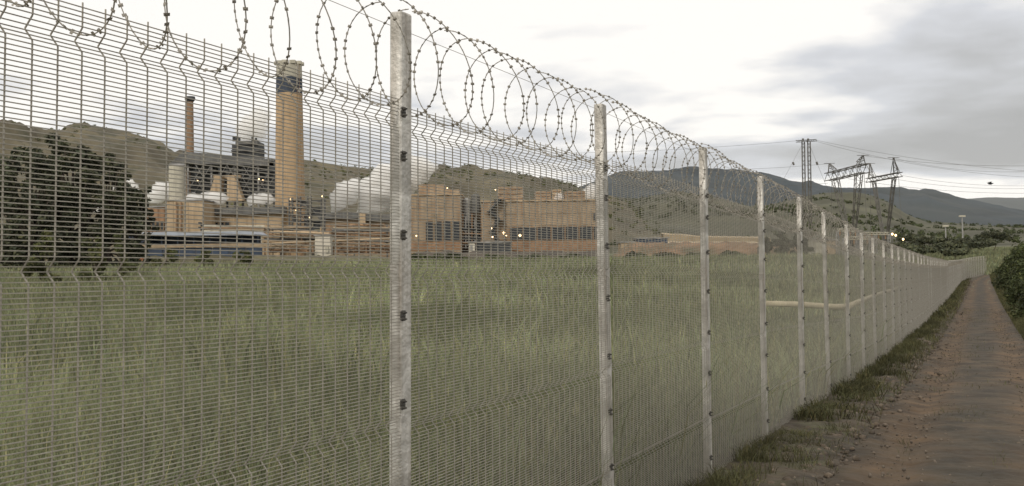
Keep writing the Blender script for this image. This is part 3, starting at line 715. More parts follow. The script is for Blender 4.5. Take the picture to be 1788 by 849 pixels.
r_ = thing('boiler_tower', 428, 290, Yb, 'dark blocky tower rising above the boiler house roof', 'tower')
mb = MB(); pbox(mb, 405, 252, 451, 286, Yb + 1, 7); mb.build('body', m_dsteel, r_)
for y0, y1, x0, x1 in ((246, 252, 411, 449), (262, 264, 403, 453), (274, 276, 403, 453)):
    mb = MB(); pbox(mb, x0, y0, x1, y1, Yb + .3, 8); mb.build('gallery', m_grey, r_)
for x in (408, 412, 418, 441, 447):
    mb = MB(); a = at(x, 247, Yb + 2); b = at(x, 238 + (x % 4), Yb + 2); mb.tube([a, b], .32, 8); mb.build('vent_pipe', m_dsteel, r_)
mb = MB(); pbox(mb, 470, 282, 478, 300, Yb - 1, 6); mb.build('lift_shaft', m_dsteel, r_)

r_ = thing('lime_silo', 310, 420, Yb - 8, 'pale greenish concrete silo at the left end of the boiler house', 'silo')
mb = MB(); sx = at(310, 320, Yb - 8).x; mb.cyl(sx, Yb - 8, base_z(310, Yb - 8), at(310, 290, Yb - 8).z, 15 * k_, None, 30); mb.build('drum', m_conc, r_)
mb = MB(); mb.cyl(sx, Yb - 8, at(310, 290, Yb - 8).z, at(310, 287, Yb - 8).z, 15.8 * k_, 14 * k_, 30); mb.build('cap', m_lgrey, r_)
mb = MB(); mb.bar(at(322, 290, Yb - 11), at(322, 400, Yb - 11), .18); mb.build('downpipe', m_grey, r_)

# tan blocks in front of the boiler house
def block(name, x0, y0, x1, y1, Y, depth, m, label, n, panel_m=None, rows=1, cat='building'):
    r_ = thing(name, (x0 + x1) / 2, y1, Y, label, cat)
    mb = MB(); a, b, c, d_ = rect(x0, y0, x1, y1, Y); mb.box(a, b, Y, Y + depth, min(c, base_z((x0 + x1) / 2, Y)), d_); mb.build('wall', m, r_)
    mb = MB(); mb.box(a - .25, b + .25, Y - .3, Y + depth + .3, d_ + .002, d_ + .32); mb.build('roof_slab', m_lgrey, r_)
    if n: panelled(r_, x0, y0 + 1, x1, y1, Y, n, panel_m or m, rows=rows)
    return r_
Yt = FY - 12
r_ = block('tan_block', 290, 351, 356, 408, Yt, 14, m_tan2, 'square tan block with steam above it, behind the blue shed', 5)
for x in (308, 316):
    mb = MB(); a = at(x, 353, Yt - .6); b = at(x, 406, Yt - .6); mb.tube([a, b], .22, 8); mb.build('downpipe', m_rust, r_)
for q in range(4):
    mb = MB(); pbox(mb, 346 + q % 2 * 4, 388 + q * 4, 350 + q % 2 * 4, 391 + q * 4, Yt - 1.2, 1); mb.build('landing', m_dsteel, r_)
r_ = block('brick_annexe', 254, 362, 288, 408, Yt + 4, 12, m_brick, 'low brown brick annexe beside the dark trees at left', 3)
windows(r_, 257, 386, 287, 402, Yt + 3.8, 4, m_tan2, 1)
r_ = block('long_shed', 356, 368, 492, 405, FY - 2, 16, m_tan2, 'long shed with pale wall and grey roof below the big chimney', 9)
mb = MB(); pbox(mb, 352, 362, 496, 374, FY - 3.2, 18); mb.build('roof', m_grey, r_)
windows(r_, 362, 388, 402, 396, FY - 2.2, 4, m_tan, 0)
r_ = block('low_mill_shed', 560, 380, 690, 425, FY + 6, 16, m_tan, 'low brown mill shed left of the nearest post, logs stacked before it', 7)
mb = MB(); pbox(mb, 556, 371, 628, 382, FY + 4.6, 18); mb.build('roof', m_grey, r_)
mb = MB(); pbox(mb, 637, 374, 692, 385, FY + 4.5, 18); mb.build('roof', m_grey, r_)
mb = MB(); pbox(mb, 627, 372, 638, 392, FY + 4.2, 6); mb.build('gable', m_tan2, r_)

# blue open shed
Ys = FY - 40
r_ = thing('blue_shed', 340, 452, Ys, 'long open blue shed with pale blue roof edge and beige beam', 'shed')
mb = MB(); mb.prism([(at(x, y, Ys).x, at(x, y, Ys).z) for x, y in ((253, 406), (440, 404), (448, 409), (448, 411), (255, 412), (251, 411))][::-1], Ys - 1.5, Ys + 10); mb.build('roof', m_blueroof, r_)
mb = MB(); pbox(mb, 222, 411, 455, 427, Ys + 5, .3); mb.build('back_wall', m_navy, r_)
mb = MB(); pbox(mb, 226, 409, 256, 424, Ys + .5, 8); mb.build('end_bay', m_navy, r_)
for x in np.linspace(226, 450, 9):
    mb = MB(); a, b, c, d_ = rect(x - .8, 411, x + .8, 430, Ys); mb.box(a, b, Ys, Ys + .25, c, d_); mb.build('column', m_blue, r_)
mb = MB(); pbox(mb, 222, 426, 472, 432, Ys - .7, .6); mb.build('beam', m_beam, r_)
for k in range(8):
    x0 = 226 + k * 29; mb = MB(); a, b, c, d_ = rect(x0 + .5, 432.5, x0 + 28.5, 455, Ys - .2 - .05 * (k % 2)); mb.box(a, b, Ys - .2 - .05 * (k % 2), Ys + .1, min(c, base_z(x0, Ys)), d_); mb.build('wall_panel', m_blue, r_)
r_ = thing('fuel_drum', 246, 456, Ys - 14, 'small orange drum standing in front of the blue shed', 'drum')
mb = MB(); w = W(246, 456, Ys - 14); kk = (Ys - 14) / F_PX
mb.tube([(w.x, w.y, w.z), (w.x, w.y, w.z + 9 * kk)], 5 * kk, 14); mb.build('barrel', mat('orange_paint', (0.35, 0.12, 0.05), .7, var=.2, scale=2), r_)
for f in (.05, .35, .65, .97):
    mb = MB(); mb.tube([(w.x, w.y, w.z + 9 * kk * f - .03), (w.x, w.y, w.z + 9 * kk * f + .03)], 5.25 * kk, 14); mb.build('hoop', m_rust, r_)

# steel conversion tower with lamps
r_ = thing('process_tower', 535, 400, FY - 18, 'small open steel process tower with lamps right of the big chimney', 'tower')
Yp = FY - 18
for x in (508, 522, 540, 564):
    mb = MB(); mb.lattice(at(x, 405, Yp), at(x, 342 + (x % 5), Yp), .8, .8, 8, .16, .1); mb.build('mast', m_grey, r_)
for y in (350, 362, 374, 386, 398):
    mb = MB(); pbox(mb, 503 + y % 4 * 2, y, 566, y + 1.8, Yp + .3, 2.6); mb.build('deck', m_dsteel, r_)
for q, (x0, y0, x1, y1) in enumerate(((524, 350, 536, 360), (544, 364, 562, 374), (510, 378, 520, 388), (530, 376, 536, 400), (546, 386, 560, 398))):
    mb = MB(); a, b, c, d_ = rect(x0, y0, x1, y1, Yp + 1); mb.tube([((a + b) / 2, Yp + 1.8, c), ((a + b) / 2, Yp + 1.8, d_)], (b - a) / 2, 14); mb.build('vessel', (m_lgrey, m_dsteel, m_grey)[q % 3], r_)
for q in range(6):
    mb = MB(); a = at(506 + q * 9, 350 + (q % 3) * 12, Yp - .4); b = at(516 + q * 9, 362 + (q % 3) * 12, Yp - .4); mb.bar(a, b, .14); mb.build('brace', m_grey, r_)

# pipe racks and conveyors running across the yard
def rack(x0, x1, ytop, ybot, Y, npipes, seed, label, mats):
    rg_ = random.Random(seed); r_ = thing('pipe_rack', (x0 + x1) / 2, ybot, Y, label, 'pipe rack', 'pipe racks in the mill yard')
    n = max(3, int((x1 - x0) / 14))
    for k in range(n + 1):
        x = x0 + (x1 - x0) * k / n; a = at(x, ytop, Y); mb = MB(); mb.box(a.x - .16, a.x + .16, Y, Y + .3, gz_at(x, Y) - .2, a.z); mb.build('stanchion', mats[k % len(mats)], r_)
    for k in range(npipes):
        y = ytop + (ybot - ytop) * (k + .4) / npipes; xa = x0 + rg_.uniform(-6, 12); xb = x1 - rg_.uniform(-6, 20)
        a, b = at(xa, y, Y - .4 - .3 * rg_.random()), at(xb, y + rg_.uniform(-1, 1.5), Y - .4)
        mb = MB(); mb.tube([a, b], rg_.uniform(.12, .34), 8); mb.build('pipe', mats[(k + 1) % len(mats)], r_)
rack(462, 560, 396, 432, FY - 24, 9, 1, 'rack of rusty pipes below the process tower', [m_rust, m_beam, m_dsteel, m_tan2])
rack(575, 690, 392, 436, FY - 22, 10, 2, 'rack of brown pipes and beams in front of the low mill shed', [m_rust, m_log, m_beam, m_grey])
rack(356, 470, 394, 406, FY - 16, 4, 3, 'short pipe rack along the pale shed behind the blue roof', [m_beam, m_conc, m_rust])
def conveyor(p, q, Y, label):
    a, b = at(*p, Y), at(*q, Y); r_ = empty('conveyor', (a.x, a.y, gz_at(p[0], Y)), label, 'conveyor', 'conveyors in the mill yard')
    mb = MB(); mb.lattice(a, b, 1.1, 1.1, 14, .12, .08); mb.build('truss', m_beam, r_)
    mb = MB(); mb.tube([a + Vector((0, 0, .6)), b + Vector((0, 0, .6))], .28, 6); mb.build('belt', m_tan2, r_)
    for f in (.15, .5, .85):
        c = a.lerp(b, f); mb = MB(); mb.bar((c.x, c.y, gz_at(p[0], Y) - .2), (c.x, c.y, c.z - .5), .2); mb.build('leg', m_rust, r_)
conveyor((475, 430), (690, 421), FY - 27, 'long low beige conveyor crossing the yard towards the nearest post')
conveyor((478, 409), (575, 413), FY - 26, 'upper beige conveyor ending at the white cabin')
r_ = block('white_cabin', 550, 412, 577, 431, FY - 30, 5, m_white, 'small white cabin standing among the pipe racks', 2, cat='cabin')
mb = MB(); pbox(mb, 568, 431, 573, 441, FY - 30.5, 1); mb.build('plinth', m_conc, r_)
# log piles
def logs(x0, x1, y0, y1, Y, seed, label):
    rg_ = random.Random(seed); r_ = thing('log_pile', (x0 + x1) / 2, y1, Y, label, 'log pile', 'log piles in the mill yard')
    a, b, c, d_ = rect(x0, y0, x1, y1, Y); mb = MB(); n = int((b - a) / 1.1); h = d_ - c
    for k in range(n):
        for q in range(int(h / .3 * rg_.uniform(.75, 1))):
            x = a + (b - a) * k / n; mb.tube([(x + rg_.uniform(-.2, .2), Y - rg_.random() * .5, c + q * .3), (x + 1.3, Y + rg_.uniform(-.5, 2.5), c + q * .3 + rg_.uniform(-.08, .08))], rg_.uniform(.13, .19), 6)
    mb.build('logs', m_log, r_, kind='stuff')
    for x in (a - .1, (a + b) / 2, b + .3):
        mb = MB(); mb.box(x - .1, x + .1, Y - .8, Y - .6, c - .4, d_ + .5); mb.build('stake', m_rust, r_)
logs(580, 628, 398, 424, FY - 15, 5, 'stack of cut logs right of the white cabin')
logs(640, 688, 396, 424, FY - 15, 6, 'stack of cut logs just left of the nearest post')
logs(590, 690, 424, 441, FY - 34, 7, 'low wide pile of logs along the yard edge')
logs(470, 545, 428, 440, FY - 33, 8, 'low pile of logs right of the blue shed')

# brick machine halls
Yh = FY
r_ = thing('machine_hall', 765, 440, Yh, 'tan brick machine hall with louvred windows, right of the nearest post', 'building')
def wall(r_, x0, y0, x1, y1, Y, d, m, nm='wall', drop=True):
    a, b, c, d_ = rect(x0, y0, x1, y1, Y); mb = MB(); mb.box(a, b, Y, Y + d, min(c, base_z((x0 + x1) / 2, Y)) if drop else c, d_); return mb.build(nm, m, r_)
wall(r_, 700, 341, 806, 440, Yh, 22, m_tan); wall(r_, 730, 322, 775, 341, Yh + 3, 14, m_tan, 'penthouse', False); wall(r_, 775, 331, 802, 341, Yh + 3, 12, m_tan, 'penthouse', False)
panelled(r_, 702, 343, 805, 384, Yh, 8, m_tan, rows=2)
panelled(r_, 702, 422, 805, 438, Yh, 8, m_brick)
windows(r_, 742, 386, 804, 421, Yh, 4, m_tan, 3, .12)
for x0, x1 in ((702, 720), (721, 740)): panelled(r_, x0, 386, x1, 421, Yh, 1, m_tan)
mb = MB(); a, b, c, d_ = rect(699, 339, 807, 341, Yh); mb.box(a, b, Yh - .4, Yh + 22.4, d_ - .35, d_); mb.build('parapet', m_tan2, r_)
for x in (760, 757):
    mb = MB(); mb.tube([at(x, 372, Yh - .5), at(x, 392, Yh - .5)], .2, 6); mb.build('downpipe', m_beam, r_)

r_ = thing('paper_hall', 945, 440, Yh - 6, 'long tan brick hall with a band of dark windows, before the second post', 'building')
Yj = Yh - 6
wall(r_, 841, 351, 1062, 440, Yj, 26, m_tan)
panelled(r_, 843, 353, 1061, 394, Yj, 9, m_tan, rows=2)
panelled(r_, 843, 421, 1061, 439, Yj, 9, m_brick)
panelled(r_, 843, 396, 886, 420, Yj, 2, m_tan)
windows(r_, 889, 396, 1060, 419, Yj, 7, m_rust, 3, .05)
mb = MB(); a, b, c, d_ = rect(839, 349, 1064, 351, Yj); mb.box(a, b, Yj - .4, Yj + 26.4, d_ - .35, d_); mb.build('parapet', m_tan2, r_)
for x0, y0, x1, m in ((869, 326, 914, m_tan), (934, 334, 962, m_tan), (963, 331, 980, m_tan2), (986, 334, 1022, m_tan)):
    mb = MB(); a, b, c, d_ = rect(x0, y0, x1, 351, Yj + 5); mb.box(a, b, Yj + 5, Yj + 15, c, d_)
    u = mb.build('roof_plant', m, r_)
    for q in range(3):
        z = c + (d_ - c) * (q + .5) / 3; mb = MB(); mb.box(a + .3, b - .3, Yj + 4.8, Yj + 4.99, z - .12, z + .12); mb.build('louvre', m_rust, u)
mb = MB(); mb.tube([at(1038, 372, Yj - .5), at(1038, 384, Yj - .5)], .3, 6); mb.build('downpipe', m_dsteel, r_)
# outside stair
r_ = thing('fire_stair', 866, 405, Yj - 2, 'dark zigzag steel stair on the left end of the long hall', 'staircase')
for p_, q_ in (((874, 348), (855, 369)), ((855, 369), (872, 384)), ((872, 384), (858, 404)), ((858, 404), (876, 432))):
    mb = MB(); a, b = at(*p_, Yj - 2), at(*q_, Yj - 2)
    for dy in (0, 1.2): mb.bar(a + Vector((0, dy, 0)), b + Vector((0, dy, 0)), .5)
    mb.bar(a + Vector((0, 0, 1)), b + Vector((0, 0, 1)), .09)
    f = mb.build('flight', m_dsteel, r_)
    for k in range(9):
        c = a.lerp(b, (k + .5) / 9); t = MB(); t.box(c.x - .2, c.x + .2, c.y, c.y + 1.2, c.z - .05, c.z + .05); t.build('tread', m_dsteel, f)
for x, y in ((874, 347), (855, 369), (873, 384), (858, 404)):
    mb = MB(); pbox(mb, x - 5, y, x + 7, y + 1.4, Yj - 2.2, 1.8); mb.build('landing', m_dsteel, r_)
for x in (864, 880):
    mb = MB(); a = at(x, 348, Yj - .9); mb.box(a.x - .15, a.x + .15, Yj - .9, Yj - .6, base_z(x, Yj), a.z); mb.build('stair_post', m_dsteel, r_)
# grey plant between the halls
r_ = thing('bleach_plant', 826, 430, Yh + 2, 'grey plant of tanks and pipes in the gap between the two halls', 'plant')
Yg = Yh + 2
for q, (x0, y0, x1, y1, m) in enumerate(((807, 345, 822, 388, m_lgrey), (822, 338, 838, 372, m_grey), (806, 388, 842, 396, m_dsteel), (810, 396, 828, 424, m_grey), (828, 398, 846, 430, m_dsteel))):
    a, b, c, d_ = rect(x0, y0, x1, y1, Yg); mb = MB()
    if q in (0, 1, 3): mb.tube([((a + b) / 2, Yg + 2, c), ((a + b) / 2, Yg + 2, d_ - .5), ((a + b) / 2, Yg + 2, d_)], [(b - a) / 2, (b - a) / 2, (b - a) / 4], 18)
    else: mb.box(a, b, Yg - .5, Yg + 4, c, d_)
    mb.build('tank' if q in (0, 1, 3) else 'platform', m, r_)
for q in range(7):
    mb = MB(); x = 808 + q * 5.4; mb.tube([at(x, 372 + (q * 7) % 20, Yg - 1), at(x, 434, Yg - 1)], .18, 6); mb.build('pipe', (m_rust, m_lgrey, m_dsteel)[q % 3], r_)
for q in range(4):
    mb = MB(); mb.tube([at(806, 400 + q * 8, Yg - 1.3), at(850, 401 + q * 8, Yg - 1.3)], .2, 6); mb.build('pipe', (m_dsteel, m_rust)[q % 2], r_)
r_ = block('link_block', 803, 362, 846, 440, Yh + 9, 8, m_tan, 'plain tan block closing the gap behind the grey tanks', 3, rows=3)
r_ = block('white_kiosk', 818, 424, 829, 437, Yh - 16, 3, m_white, 'tiny white kiosk at the foot of the gap between the halls', 0, cat='kiosk')
mb = MB(); pbox(mb, 821, 428, 825, 437, Yh - 16.1, .08); mb.build('door', m_lgrey, r_)
r_ = block('dark_lean_to', 832, 424, 893, 440, Yj - 8, 5, m_dsteel, 'dark low lean-to under the stair of the long hall', 6, m_dsteel, cat='shed')

# lamps that are lit
lamps = [(507, 348, 'above the left side of the process tower'), (563, 343, 'on the right mast of the process tower'), (517, 368, 'halfway up the process tower'), (541, 380, 'low on the process tower'),
         (727, 412, 'low on the near hall beside the nearest post'), (781, 329, 'on the roof of the near hall'), (865, 332, 'on the roof plant of the long hall'), (858, 399, 'at the foot of the zigzag stair'),
         (880, 407, 'brightest, beside the zigzag stair'), (884, 412, 'just below the brightest lamp by the stair'), (908, 411, 'inside the dark window band'), (860, 414, 'over the dark lean-to'), (452, 313, 'inside the dark boiler house'), (459, 315, 'beside another lamp inside the boiler house'), (345, 316, 'on the left side of the boiler house')]
for x, y, t in lamps:
    Yl = Yp - 3 if x < 570 and x > 500 else (Yb - 1.5 if x < 500 else Yj - 4 if x > 840 else Yh - 1.5)
    w = W(x, y, Yl); s = .17 if (x, y) not in ((880, 407), (908, 411)) else .3
    r_ = empty('lamp', w, 'small lit yard lamp ' + t, 'lamp', 'lit lamps on the mill')
    mb = MB(); mb.tube([(w.x, w.y, w.z - s), (w.x, w.y, w.z - s * .5), (w.x, w.y, w.z + s * .5), (w.x, w.y, w.z + s)], [s * .5, s, s, s * .5], 10); mb.build('bulb', m_lamp, r_)
    mb = MB(); mb.box(w.x - s * 1.1, w.x + s * 1.1, w.y - s * .8, w.y + s * 1.3, w.z + s * 1.05, w.z + s * 1.35).bar((w.x, w.y + s, w.z + s * 1.2), (w.x, w.y + 3.4, w.z + s * 1.2), .1); mb.build('bracket', m_dsteel, r_)

# steam
def volmat(name, dens):
    m = bpy.data.materials.new(name); m.use_nodes = True; n = m.node_tree.nodes; n.remove(n['Principled BSDF'])
    v_ = n.new('ShaderNodeVolumePrincipled'); v_.inputs['Color'].default_value = (1.0, .995, .985, 1); v_.inputs['Density'].default_value = dens; v_.inputs['Anisotropy'].default_value = 0.2
    m.node_tree.links.new(v_.outputs[0], n['Material Output'].inputs['Volume']); return m
m_steam = volmat('steam', 0.9); m_thin = volmat('thin_steam', 0.55)
def plume(pts, Y, label, seed, m=None):
    """spine of photograph points with a radius in pixels: a lumpy closed body"""
    rg_ = np.random.default_rng(seed); P = [W(x, y, Y) for x, y, r0 in pts]; rr = [r0 * Y / F_PX for _, _, r0 in pts]
    k = 40; nseg = 32; f = np.linspace(0, len(P) - 1, k); V = []
    cen = np.array([[np.interp(t, range(len(P)), [q[c] for q in P]) for c in range(3)] for t in f]); rad = np.interp(f, range(len(P)), rr)
    u = np.linspace(0, 1, k); rad = rad * np.clip(np.sin(np.pi * np.clip(u, .03, .97)) * 2.2, .1, 1) ** .6
    for i in range(k):
        t = cen[min(i + 1, k - 1)] - cen[max(i - 1, 0)]; t /= np.linalg.norm(t); a = np.cross(t, (0, 1, 0)); a /= np.linalg.norm(a); b = np.cross(a, t)
        for j in range(nseg):
            an = 2 * math.pi * j / nseg
            nz = fbm(np.array(math.cos(an) * 1.5 + 5 + i * .24), np.array(math.sin(an) * 1.5 + 9 + i * .11), seed, 4)
            q = rad[i] * (0.45 + 1.2 * float(nz)); V.append(cen[i] + (a * math.cos(an) + b * math.sin(an)) * q)
    V += [cen[0], cen[-1]]; n0 = k * nseg
    mb = MB(); fs = [(i * nseg + j, i * nseg + (j + 1) % nseg, (i + 1) * nseg + (j + 1) % nseg, (i + 1) * nseg + j) for i in range(k - 1) for j in range(nseg)]
    fs += [(n0, (j + 1) % nseg, j) for j in range(nseg)] + [(n0 + 1, (k - 1) * nseg + j, (k - 1) * nseg + (j + 1) % nseg) for j in range(nseg)]
    loc = W(pts[0][0], pts[0][1], Y); mb.add([Vector(q) - loc for q in V], fs)
    o = mb.build('steam_plume', m or m_steam, None, smooth=True); o.location = loc
    bm = bmesh.new(); bm.from_mesh(o.data); bmesh.ops.recalc_face_normals(bm, faces=bm.faces); bm.to_mesh(o.data); bm.free()
    tag(o, label, 'steam', 'steam plumes rising from the mill')
plume([(418, 250, 12), (430, 234, 21), (444, 220, 25), (454, 206, 20), (474, 196, 12)], Yb + 6, 'white steam drifting off the dark boiler tower top', 1, m_thin)
plume([(580, 372, 8), (592, 352, 18), (606, 335, 20), (618, 322, 14), (628, 310, 6)], FY + 20, 'billowing white steam right of the process tower', 2)
plume([(625, 374, 14), (648, 352, 28), (672, 328, 36), (700, 308, 36), (735, 296, 26), (765, 290, 10)], FY + 24, 'largest white steam cloud, rising behind the nearest post', 3)
plume([(258, 355, 6), (270, 343, 14), (285, 334, 18), (298, 325, 10), (304, 318, 4)], Yb + 3, 'white steam left of the pale silo', 4)
plume([(318, 352, 5), (336, 347, 9), (356, 348, 10), (384, 346, 10), (400, 346, 6)], Yt + 8, 'low white steam over the tan block roof', 5)
plume([(434, 362, 4), (440, 350, 8), (452, 347, 10), (468, 347, 10), (482, 350, 5)], FY - 3, 'curl of white steam at the foot of the big chimney', 6)
plume([(196, 332, 5), (208, 325, 10), (222, 322, 12), (236, 330, 8), (244, 336, 4)], Yt + 14, 'white steam puff seen over the trees at far left', 7)
plume([(1018, 352, 5), (1026, 340, 12), (1036, 332, 14), (1046, 328, 8)], Yj + 14, 'pale steam at the right end of the long hall roof', 8, m_thin)
plume([(968, 352, 4), (976, 345, 8), (984, 342, 6)], Yj + 4.4, 'small white steam puff between the roof plant boxes', 9)
plume([(152, 368, 3), (166, 365, 7), (180, 366, 7), (192, 369, 3)], Yt + 10, 'small steam puff low behind the left trees', 10)

# earth bank along the far side of the field
def bank(name, x0, x1, Y, ytop, ybot, m, seed):
    px = np.arange(x0, x1 + 1, 4.0); rows = np.linspace(0, 1, 10); V = []
    for f in rows:
        for x in px:
            e_ = min(1, (x - x0) / 40, (x1 - x) / 40); Yr = Y + f * 16
            zt = W(x, ytop, Y + 8).z; g0 = gz_at(x, Yr) - .15
            z = g0 + (zt - g0) * math.sin(math.pi * min(f * .62, .62)) ** 1.2 * max(0, e_) + (float(fbm(x * .09, f * 5, seed)) - .47) * 1.2 * e_ * (f > 0)
            V.append((W(x, 450, Yr).x, Yr, z))
    o = np_mesh(name, np.array(V), grid_faces(len(rows), len(px)), m, smooth=True); tag(o, kind='structure')
bank('earth_bank', 1060, 1420, 214, 423, 446, m_earth, 3)
bank('earth_bank', 690, 1090, 204, 440, 460, mat('dark_bank', (0.06, 0.048, 0.034), 1.0, var=.4, scale=.3, bump=.5), 5)
bank('earth_bank', 180, 700, 208, 447, 458, mat('weedy_bank', (0.10, 0.09, 0.05), 1.0, var=.35, scale=.3, bump=.5), 6)
m_road = mat('pale_gravel_road', (0.36, 0.28, 0.18), 1.0, var=.15, scale=.3)
for pts in ([(1158, 409), (1195, 411), (1225, 414), (1345, 416)], [(1162, 424), (1225, 425), (1330, 425)]):
    Yr = 330 if pts[0][1] < 415 else 262; V = []
    for x, y in pts:
        w = W(x, y, Yr); V += [(w.x, w.y, w.z), (w.x, w.y + 7, w.z + .6), (w.x, w.y + 7, w.z - 6), (w.x, w.y, w.z - 6)]
    mb = MB(); n = len(pts); mb.add(V, [(i * 4, i * 4 + 4, i * 4 + 5, i * 4 + 1) for i in range(n - 1)] + [(i * 4 + 3, i * 4 + 7, i * 4 + 4, i * 4) for i in range(n - 1)] + [(i * 4 + 1, i * 4 + 5, i * 4 + 6, i * 4 + 2) for i in range(n - 1)])
    tag(mb.build('gravel_road', m_road), kind='structure')
r_ = block('blue_store', 1113, 417, 1166, 428, 250, 8, m_blue, 'small blue store beyond the bank, between second and third posts', 4, cat='shed')
r_ = block('pale_hut', 1084, 424, 1108, 434, 246, 6, m_tan2, 'small tan hut on the bank just right of the second post', 2, cat='hut')
r_ = block('grey_substation_hut', 1424, 418, 1436, 434, 240, 6, m_conc, 'small pale concrete hut among the far fence posts', 1, cat='hut')
r_ = block('substation_control_room', 1440, 420, 1462, 432, 262, 8, m_tan2, 'low cream control room beside the pale concrete hut', 2, cat='building')
# substation gantries
def gantry(x0, x1, ytop, Y, label):
    r_ = thing('substation_gantry', (x0 + x1) / 2, 435, Y, label, 'gantry', 'substation gantries below the pylons', z=gz_at((x0 + x1) / 2, Y))
    for x in (x0, (x0 + x1) / 2, x1):
        mb = MB(); a = at(x, ytop, Y); mb.lattice((a.x, a.y, gz_at(x, Y) - .2), a, .7, .5, 6, .12, .08); mb.build('post', m_lgrey, r_)
    mb = MB(); mb.lattice(at(x0, ytop, Y), at(x1, ytop, Y), .6, .6, 8, .12, .08); mb.build('beam', m_conc, r_)
    for k in range(4):
        x = x0 + (x1 - x0) * (k + .5) / 4; a = at(x, ytop, Y); mb = MB(); mb.tube([a, a - Vector((0, 0, 1.4))], .16, 6); mb.build('insulator', m_rust, r_)
gantry(1462, 1498, 402, 250, 'left substation gantry beneath the first lattice pylon')
gantry(1504, 1552, 408, 270, 'right substation gantry beneath the second lattice pylon')
gantry(1474, 1520, 416, 232, 'lowest and nearest substation gantry')
for x, y, t in ((1558, 409, 'orange lit lamp at the right end of the substation'), (1564, 411, 'second lit lamp at the right end of the substation'), (1577, 418, 'lone white lamp right of the substation'), (1602, 424, 'small lamp among the dark acacias')):
    w = W(x, y, 275); r_ = empty('lamp_post', (w.x, w.y, gz_at(x, 275)), t, 'lamp', 'lit lamps at the substation')
    mb = MB(); mb.bar((w.x, w.y, gz_at(x, 275)), w, .12); mb.build('pole', m_grey, r_)
    mb = MB(); mb.tube([w - Vector((0, 0, .3)), w, w + Vector((0, 0, .3))], [.12, .3, .12], 8); mb.build('bulb', m_lamp, r_)

# ------------------------------------------------------------------ pylons and power lines
m_pyl = mat('pylon_steel', (0.115, 0.108, 0.095), 0.7, var=0.25, scale=0.5, metal=0.2)
Yq = 300.0
r_ = thing('mast_pylon', 1407, 430, Yq, 'tall twin-leg lattice mast with flat crossarm, leftmost of the pylons', 'pylon', z=gz_at(1407, Yq))
for x in (1402.5, 1412.5):
    a = at(x + 3, 428, Yq); b = at(x, 247, Yq); mb = MB(); mb.lattice((a.x, a.y, gz_at(x, Yq)), b, .75, .75, 26, .12, .065); mb.build('leg', m_pyl, r_)
mb = MB(); mb.lattice(at(1391, 247, Yq - 3), at(1425, 245, Yq + 3), .5, .5, 8, .12, .08); mb.build('crossarm', m_pyl, r_)
for x in (1402, 1411): mb = MB(); mb.tube([at(x, 246, Yq), at(x, 242, Yq)], .3, 6); mb.build('insulator', m_pyl, r_)
for x0, x1, y1 in ((1400, 1370, 305), (1414, 1436, 300)):
    mb = MB(); a = at(x0, 254, Yq); b = at(x1, y1, Yq - 4); g_ = a + (b - a) * 3.3; g_.z = gz_at(x1, Yq) ; mb.tube([a, g_], .035, 4); gy = mb.build('stay', m_pyl, r_)
    c = a.lerp(g_, .16); mb = MB(); mb.tube([c, c + Vector((.3, 0, -.9))], .3, 6); mb.build('insulator', m_pyl, gy)

def pylon(xl, yl, Yl, xr, yr, Yr, xb, yb, tl, tr_, label, depthpx):
    """guyed V tower: box girder between two horns, carried on a V of lattice legs"""
    A, B = at(xl, yl, Yl), at(xr, yr, Yr); mid = (A + B) / 2; gzv = float(ground(mid.x, mid.y))
    r_ = empty('lattice_pylon', (at(xb, yb, mid.y).x, mid.y, gzv), label, 'pylon', 'V-leg lattice pylons below the mountain')
    h = depthpx * mid.y / F_PX; dn = Vector((0, 0, -h / 2))
    mb = MB(); mb.lattice(A + dn, B + dn, h, h, 11, .19, .12); mb.build('girder', m_pyl, r_)
    d = (B - A).normalized()
    for P_, (tx, ty), Yc in ((A, tl, Yl), (B, tr_, Yr)):
        T_ = at(tx, ty, Yc); mb = MB(); inward = d if P_ is A else -d
        mb.lattice(P_ + inward * (B - A).length * .12, T_, h * 1.0, .3, 6, .13, .08); mb.bar(P_ + inward * (B - A).length * .28, T_, .13); mb.bar(P_ + inward * .3, T_, .13); mb.build('horn', m_pyl, r_)
        mb = MB(); mb.bar(T_ + Vector((-1.7, 0, .1)), T_ + Vector((1.7, 0, .1)), .11); mb.build('earth_wire_arm', m_pyl, r_)
    foot = Vector((at(xb, yb, mid.y).x, mid.y, gzv))
    for f in (.2, .82):
        q = A.lerp(B, f) + dn * 2; mb = MB(); mb.lattice(q, foot, h * .75, .5, 12, .18, .1); mb.build('leg', m_pyl, r_)
    for f, sgn in ((.1, -1), (.95, 1)):
        q = A.lerp(B, f) + dn * 2; mb = MB(); mb.tube([q, (q.x + sgn * .6, q.y, gzv)], .06, 4); mb.build('stay', m_pyl, r_)
    return A, B
A1, B1 = pylon(1446, 303, 318, 1512, 286, 288, 1488, 420, (1448, 286), (1507, 272), 'left of the two V-leg lattice pylons, with the taller girder', 14)
A2, B2 = pylon(1515, 312, 335, 1572, 301, 306, 1546, 425, (1519, 286), (1560, 276), 'right of the two V-leg lattice pylons, with the slimmer girder', 7)
def cable(pts_px, label, sag=0.0, r=.035):
    P = [W(*q) for q in pts_px]; out = []
    for i in range(len(P) - 1):
        for k in range(14):
            f = k / 14; c = P[i].lerp(P[i + 1], f); c.z -= sag * 4 * f * (1 - f); out.append(c)
    out.append(P[-1]); mb = MB(); mb.tube([q - out[0] for q in out], r, 4); o = mb.build('power_line', m_pyl); o.location = out[0]; tag(o, label, 'cable', 'power lines')
cable([(900, 268, 330), (1392, 246, 297)], 'highest power line running left from the tall mast', 1.0)
cable([(1425, 245, 303), (1900, 304, 330)], 'highest power line running right from the tall mast, falling to the edge', 2.0)
